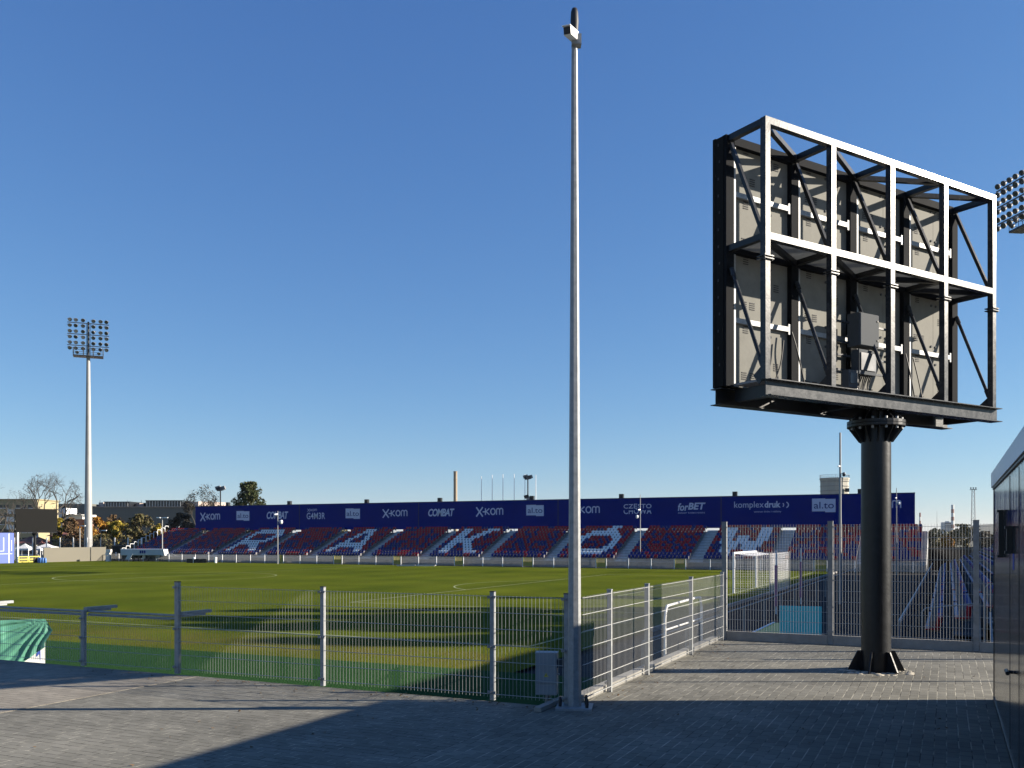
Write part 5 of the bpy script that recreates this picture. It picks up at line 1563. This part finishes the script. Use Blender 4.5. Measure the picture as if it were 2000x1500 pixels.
def hall():
    d = 300; th = thing('factory_hall', 'long dark grey factory hall with pale rooftop blocks behind the autumn trees', 'building', dep(240, d, -1.6), None, YAW)
    s = d / F; X = lambda px: (px - 240) * s; z = lambda py: zat(py, d) + 1.6
    mb = MB(); mb.box(X(60), X(175), 0, 40, 0, z(984)); mb.box(X(175) + .02, X(470), -2, 40, 0, z(991)); part('wall', mb, M['hallwall'], th)
    mb = MB(); mb.box(X(178), X(470), -2.4, -1.6, z(991) + .02, z(990)); part('parapet', mb, M['pinkish'], th)
    for a, b, t_, bt in ((178, 199, 980, 988.5), (250, 272, 981.5, 991.5), (353, 420, 979.5, 989)):
        mb = MB(); cx = (X(a) + X(b)) / 2; h_ = (X(b) - X(a)) / 2; ex, ey = Vector((.80, -.60, 0)), Vector((.60, .80, 0)); cc_ = Vector((cx, 7, (z(992) + z(t_)) / 2))
        mb.obox(cc_, ex * h_ * .8, ey * h_ * 1.0, Zv * (z(t_) - z(992)) / 2); bl = part('rooftop_block', mb, M['pinkish'], th)
        mb = MB(); mb.obox(cc_ + ex * (h_ * .8 + .03), ex * .02, ey * .4, Zv * 1.0); part('door', mb, M['darkglass'], bl)
    for a, b, t_ in ((199.5, 249, 980), (281, 352, 977.5)):
        mb = MB(); mb.box(X(a), X(b), 1.5, 14, z(992), z(t_)); bl = part('rooftop_glazing', mb, M['darkglass'], th)
        mb = MB(); mb.box(X(a) - .1, X(b) + .5, 1.2, 14.2, z(t_) + .01, z(t_ - .8)); part('roof', mb, M['slot'], bl)
        mb = MB(); q = a + 2
        while q < b - 2: mb.box(X(q), X(q) + .12, 1.42, 1.49, z(989), z(t_ + 1)); q += 5.5
        part('mullion', mb, M['offwhite'], bl)
    for px in (182, 236, 264): 
        mb = MB(); mb.bar((X(px), 5, z(982)), (X(px), 5, z(976)), .1); part('roof_mast', mb, M['slot'], th)
hall()
def lowhall():
    d = 230; th = thing('low_building', 'low grey building with a pale loading bay right of the far scoreboard', 'building', dep(140, d, -1.6), None, YAW)
    s = d / F; X = lambda px: (px - 140) * s; z = lambda py: zat(py, d) + 1.6
    mb = MB(); mb.box(X(112), X(128), 0, 6, 0, z(992)); part('tower', mb, M['white'], th)
    mb = MB(); mb.box(X(128) + .02, X(160), .3, 8, z(1014), z(1006)); mb.box(X(128) + .02, X(160), -.3, 8, z(1005.9), z(1004.5)); part('canopy', mb, M['offwhite'], th)
    mb = MB(); mb.box(X(120), X(165), 1, 8, 0, z(1014) - .02); part('wall', mb, M['brickpink'], th)
lowhall()
def house(px, d, w, ye, yt, lb, wallm, roofm):
    b = dep(px, d, -1.6); th = thing('house', lb, 'house', b, None, YAW)
    s = d / F; h = w * s / 2; z = lambda py: zat(py, d) + 1.6
    mb = MB(); mb.box(-h, h, 0, 6, 0, z(ye)); wl = part('wall', mb, wallm, th)
    mb = MB(); e = .5
    vs = [(-h - e, -e, z(ye) + .01), (h + e, -e, z(ye) + .01), (h + e, 6 + e, z(ye) + .01), (-h - e, 6 + e, z(ye) + .01), (-h * .45, 3, z(yt)), (h * .45, 3, z(yt))]
    mb.add(vs, [(0, 1, 5, 4), (1, 2, 5), (2, 3, 4, 5), (3, 0, 4), (0, 3, 2, 1)]); rf = part('roof', mb, roofm, th)
    mb = MB(); mb.box(h * .2, h * .2 + .5, 2.4, 2.9, z(yt) - .7, z(yt) + .7); part('chimney', mb, M['white'], rf)
    for q in (-.55, 0, .55):
        mb = MB(); mb.box(h * q - .4, h * q + .4, -.05, -.004, z(ye) * .35, z(ye) * .75); part('window', mb, M['darkglass'], th)
house(114, 158, 34, 1047, 1037, 'small house with a red hipped roof right of the far scoreboard', M['offwhite'], M['redroof'])
house(48, 152, 36, 1062, 1048, 'house with a red tiled roof behind the far scoreboard column', M['offwhite'], M['redroof'])
house(332, 158, 18, 1050, 1036, 'small dark gabled house at the top of the left stand end', M['redroof'], M['slot'])
# lamp posts, small floodlights, flag poles
def post_lamp(px, d, yt, lb, heads=1, r=.09, mat='mast'):
    b = dep(px, d, -1.4); th = thing('lamp_post', lb, 'lamp post', b); zt = zat(yt, d)
    mb = MB(); mb.tube(b, Vector((b.x, b.y, zt)), r, r * .7, 8); part('pole', mb, M[mat], th)
    for q in ((-1, 1) if heads > 1 else (1,)):
        mb = MB(); c = Vector((b.x, b.y, zt)); mb.bar(c, c + ax_ * .35 * q, .08); mb.obox(c + ax_ * .55 * q, ax_ * .25, ay_ * .15, Zv * .07 + ax_ * .03 * q); part('lamp_head', mb, M['white'], th)
    return th
post_lamp(317, 134, 1011, 'pale lamp post with two heads by the left end of the long grandstand', 2)
post_lamp(156, 137, 1027, 'pale lamp post just left of the floodlight mast', 1)
post_lamp(197.5, 138, 1036, 'thin dark post just right of the floodlight mast', 1, .06, 'black_steel')
def cluster(px, d, yt, lb, mt):
    b = dep(px, d, -1.4); th = thing('floodlight_pole', lb, 'floodlight', b); zt = zat(yt, d); s = d / F
    mb = MB(); mb.tube(b, Vector((b.x, b.y, zt - .3)), .16, .12, 8); part('pole', mb, M[mt], th)
    for (qx, qz) in ((-1.0, .2), (-.4, 0), (.35, 0), (1.0, .15), (-.6, -3.6), (.5, -4.1)):
        c = Vector((b.x, b.y, zt)) + ax_ * qx * 2.2 * s * 2 + Zv * qz
        mb = MB(); mb.bar(Vector((b.x, b.y, c.z - .35)), c - Zv * .2, .1); mb.obox(c, ax_ * .45 + Zv * .12, ay_ * .3, Zv * .3 - ax_ * .1); part('lamp', mb, M[mt] if qz < .1 and qx < 0 else M['galv_dull'], th)
cluster(430.5, 170, 955, 'small floodlight pole between the two trees over the banner', 'grey_steel')
cluster(1031, 175, 933, 'dark floodlight pole among the white flag poles', 'black_steel')
for i, (px, yt) in enumerate(((940.3, 932), (961.3, 929), (982.3, 928), (1004.3, 927.5), (1025.2, 927.5), (1046.5, 929))):
    b = dep(px, 190, -1.4); mb = MB()
    mb.tube(b, Vector((b.x, b.y, zat(yt, 190))), .11, .06, 8); mb.lathe([(0, 0), (.1, .08), (0, .2)], Vector((b.x, b.y, zat(yt, 190))), 8)
    solo('flag_pole', mb, M['white'], ['white flag pole nearest to the brick chimney', 'second white flag pole from the brick chimney', 'third white flag pole from the brick chimney', 'fourth white flag pole from the chimney, left of the dark floodlight pole', 'white flag pole touching the dark floodlight pole', 'white flag pole farthest from the chimney, right of the dark floodlight pole'][i], 'flag pole', b, 'white flag poles over the banner')
def chimney(px, d, w, yt, lb, mats, bands=0, zb=-1.6):
    b = dep(px, d, zb); r = w * d / F / 2; zt = zat(yt, d); th = thing('chimney', lb, 'chimney', b)
    mb = MB(); H = zt - zb
    if bands:
        for k in range(bands):
            a, c = k / bands, (k + 1) / bands
            mb.tube(b + Zv * H * a, b + Zv * H * c, r * (1.25 - .25 * a), r * (1.25 - .25 * c), 20, k % 2, k == bands - 1)
    else: mb.tube(b, b + Zv * H, r * 1.05, r * .97, 20)
    part('shaft', mb, mats, th)
    mb = MB(); mb.lathe([(r * .8, H - .02), (r * 1.07, H), (r * 1.07, H + r * .4), (r * .8, H + r * .4)], b, 20); mb.lathe([(r * 1.0, H * .9), (r * 1.12, H * .9), (r * 1.12, H * .9 + r * .15), (r * 1.0, H * .9 + r * .15)], b, 20)
    part('collar', mb, mats[0], th)
chimney(889.5, 420, 7.5, 922, 'tan factory chimney rising over the banner left of the flag poles', [M['tan']])
chimney(1860.5, 1500, 5.2, 987, 'banded pale chimney beside the hazy tower block on the right', [M['offwhite'], M['brickpink']], 9)
chimney(1797, 1300, 3.0, 1002, 'slim hazy chimney just right of the banner end', [M['brickpink'], M['offwhite']], 7)
# concrete water tower
def wtower():
    d = 330; th = thing('water_tower', 'pale concrete tank tower with a railing rising behind the banner beside the scoreboard column', 'tower', dep(1630, d, -1.6), None, YAW)
    s = d / F; z = lambda py: zat(py, d) + 1.6
    h = 26 * s
    mb = MB(); mb.lathe([(h * 1.02, 0), (h * 1.02, z(940)), (h * 1.08, z(936)), (h * 1.08, z(934)), (0, z(934))], (0, 0, 0), 12, 0, False, .26); part('tank', mb, M['towerwall'], th)
    for py in (941, 950, 959):
        mb = MB(); mb.lathe([(h * 1.03, z(py) - .1), (h * 1.07, z(py) - .1), (h * 1.07, z(py) + .1), (h * 1.03, z(py) + .1)], (0, 0, 0), 12, 0, False, .26); part('ring_beam', mb, M['concrete'], th)
    mb = MB()
    for k in range(24):
        q = k * 6.283 / 24; mb.bar((h * 1.05 * math.cos(q), h * 1.05 * math.sin(q), z(934)), (h * 1.05 * math.cos(q), h * 1.05 * math.sin(q), z(934) + 1.1), .07)
    mb.lathe([(h * 1.05, z(934) + 1.05), (h * 1.06, z(934) + 1.05), (h * 1.06, z(934) + 1.13), (h * 1.05, z(934) + 1.13)], (0, 0, 0), 24)
    part('railing', mb, M['galv_dull'], th)
    mb = MB(); mb.box(h * .45, h * .72, -h * 1.06, -h * .9, z(962), z(955)); part('door', mb, M['slot'], th)
wtower()
# lattice mast
def lattice():
    d = 260; b = dep(1901, d, -1.4); th = thing('lattice_mast', 'slim lattice mast with a lamp head standing over the far corner at the right', 'mast', b)
    H = zat(957, d) + 1.4; mb = MB(); w0, w1 = .62, .34
    for i, j in ((-1, -1), (1, -1), (1, 1), (-1, 1)):
        mb.bar(b + Vector((i * w0, j * w0, 0)), b + Vector((i * w1, j * w1, H)), .12)
    n = 14
    for k in range(n):
        wa, wb = w0 + (w1 - w0) * k / n, w0 + (w1 - w0) * (k + 1) / n; za, zb = H * k / n, H * (k + 1) / n; s = 1 if k % 2 else -1
        for (i, j), (p, q) in (((-1, -1), (1, -1)), ((1, -1), (1, 1)), ((1, 1), (-1, 1)), ((-1, 1), (-1, -1))):
            A = Vector((i * (wa if s > 0 else wb), j * (wa if s > 0 else wb), za if s > 0 else zb)); B = Vector((p * (wb if s > 0 else wa), q * (wb if s > 0 else wa), zb if s > 0 else za)); mb.bar(b + A, b + B, .07)
    part('lattice', mb, M['galv_dull'], th)
    mb = MB(); mb.obox(b + Zv * (H + .1), ax_ * .75, ay_ * .6, Zv * .08)
    for q in (-.7, 0, .7): mb.obox(b + ax_ * q + Zv * (H + .55), ax_ * .15, ay_ * .1, Zv * .18); mb.bar(b + ax_ * q + Zv * (H + .18), b + ax_ * q + Zv * (H + .36), .06)
    part('lamp_head', mb, M['grey_steel'], th)
lattice()
def block():
    d = 1500; th = thing('tower_block', 'hazy pale tower block on the horizon right of the banner', 'building', dep(1853, d, -1.6), None, YAW)
    s = d / F; z = lambda py: zat(py, d) + 1.6
    mb = MB(); mb.box(-8.5 * s, 8.5 * s, 0, 12, 0, z(1020)); mb.box(-3 * s, 2 * s, 2, 8, z(1020) + .01, z(1018)); part('wall', mb, M['farwall'], th)
    for k in range(8):
        mb = MB(); mb.box(-7.6 * s, 7.6 * s, -.1, -.01, 5 + k * 3, 6.3 + k * 3); part('window_band', mb, M['plastic_grey'], th)
block()
mb = MB(); b = dep(1830, 600, -1.6)
mb.tube(b, Vector((b.x, b.y, zat(998, 600))), .18, .06, 6)
for k in range(6): mb.bar(b + Zv * (6 + 2 * k) - ax_ * .5, b + Zv * (6 + 2 * k) + ax_ * .5, .06)
solo('antenna', mb, M['galv_dull'], 'very thin antenna mast between the two distant chimneys', 'antenna', b)
for a in ((1875, 300, 1024, 62, LGB, 61, 'large olive tree on the horizon left of the lattice mast', 1500), (1850, 260, 1048, 26, LO, 62, 'orange bush beyond the far corner at the right', 1000), (1818, 280, 1040, 60, LGB, 63, 'olive tree just right of the long grandstand end', 1500),
          (1925, 290, 1038, 60, LD, 64, 'dusky tree right of the lattice mast', 1200), (1800, 330, 1044, 40, LD, 65, 'low dusky tree at the end of the long grandstand', 900)):
    leafy('autumn_tree', a[6], 'tree', a[0], a[1], 1060, a[2], a[3], a[4], a[7], .42, a[5], 'trees on the right horizon', .3, .1, None, 24)
# far woodland band and hill
mb = MB(); rg = random.Random(77)
for i in range(9000):
    px = rg.uniform(-500, 2600); d = rg.uniform(520, 900); p = dep(px, d)
    if -30 < 0: pass
    hgt = 7 + 3 * math.sin(px * .031) + 2 * math.sin(px * .083 + 1)
    p.z = -1.6 + hgt * rg.random() ** .7
    a = Vector((rg.gauss(0, 1), rg.gauss(0, 1), rg.gauss(0, 1))).normalized(); e = a.cross(Vector((.2, .6, .7))).normalized(); s = rg.uniform(.8, 2.0)
    mb.add([p - a * s, p + e * s * .8, p + a * s, p - e * s * .8], [(0, 1, 2, 3)])
solo('woodland', mb, LGB, 'distant band of mixed woodland along the horizon', 'woodland', dep(1800, 700, -1.6), None, 'stuff')
mb = MB(); NX, NYY = 60, 14; hb = cw(0, 0)
vs = []
for j in range(NYY + 1):
    for i in range(NX + 1):
        px = 700 + 2600 * i / NX; d = 2600 + 1400 * j / NYY
        h = 52 * math.exp(-((px - 1985) / 150) ** 2) + 34 * math.exp(-((px - 2350) / 260) ** 2) + 22 * math.exp(-((px - 1400) / 420) ** 2) + 3 * math.sin(px * .05)
        p = dep(px, d); vs.append((p.x, p.y, -3 + max(0, h) * math.sin(math.pi * j / NYY)))
fs = [(j * (NX + 1) + i, j * (NX + 1) + i + 1, (j + 1) * (NX + 1) + i + 1, (j + 1) * (NX + 1) + i) for j in range(NYY) for i in range(NX)]
mb.add(vs, fs, 0, True); struct('hill', mb, M['hillwood'])

# ------------------------------------------------------------------ what stands right of the frame and throws its shade in
def shade_tree(r, d, h, w, seed, lb):
    b = cw(r, d, -1.5); px = 1000 + r / d * F
    leafy('park_tree', lb, 'tree', px, d, 0, 1050 - (h - 3.5) * F / d, w * F / d, LB, 5200, .42, seed, 'tall trees right of the photo', .3, .3, -1.5, 30)
for i, (r, d, h, w) in enumerate(((56, 36.5, 25, 12), (62, 39.5, 28, 10), (52, 44.2, 24, 5), (62, 31.5, 26, 9), (58, 53, 22, 3.5))):
    shade_tree(r, d, h, w, 90 + i, 'tall thin tree standing right of the photo beyond the shaded stand')
for (r, d, h) in ((7.6, 12.85, 4.9), (8.3, 14.95, 2.4), (9.3, 16.2, 3.2)):
    b = cw(r, d); mb = MB(); mb.tube(b, b + Zv * h, .03, .022, 8); mb.lathe([(.07, 0), (.07, .02), (0, .02)], b, 8)
    solo('steel_post', mb, M['galv'], 'slim steel post hidden behind the glossy dark cabin', 'post', b, 'slim posts behind the cabin')

# ------------------------------------------------------------------ thin autumn haze in the air
mb = MB(); mb.box(-2600, 2600, -320, 6200, -2.8, 64)
hz = solo('haze', mb, [], None, None, None, None, 'stuff')
m = bpy.data.materials.new('haze'); m.use_nodes = True
t = m.node_tree
t.nodes.remove(t.nodes['Principled BSDF'])
pv = t.nodes.new('ShaderNodeVolumePrincipled')
pv.inputs['Color'].default_value = (0.86, 0.92, 1.0, 1)
pv.inputs['Density'].default_value = 0.00004
pv.inputs['Anisotropy'].default_value = 0.2
t.links.new(pv.outputs[0], t.nodes['Material Output'].inputs['Volume'])
hz.data.materials.append(m)

# fallen leaves and grit blown against the fences
mb = MB(); rg = random.Random(12)
for k in range(420):
    if k < 170: x, y = rg.uniform(-12, -4.2), 10.02 - abs(rg.gauss(0, .25))
    elif k < 270: x, y = -3.9 + abs(rg.gauss(0, .18)), rg.uniform(10.4, 17.8)
    else: x, y = rg.uniform(-9, .4), rg.uniform(4, 17.5)
    if x > -4 or y < 10.05:
        q = rg.uniform(0, 6.28); s_ = rg.uniform(.008, .026); c = Vector((x, y, .008))
        u = Vector((math.cos(q), math.sin(q), rg.uniform(-.3, .3))) * s_; w_ = Vector((-math.sin(q), math.cos(q), rg.uniform(-.3, .3))) * s_ * .7
        mb.add([c - u, c + w_, c + u + Vector((0, 0, s_ * .4)), c - w_], [(0, 1, 2, 3)])
solo('fallen_leaves', mb, LB, 'small fallen leaves and grit scattered over the block paving', 'leaves', (-6, 9, 0), None, 'stuff')
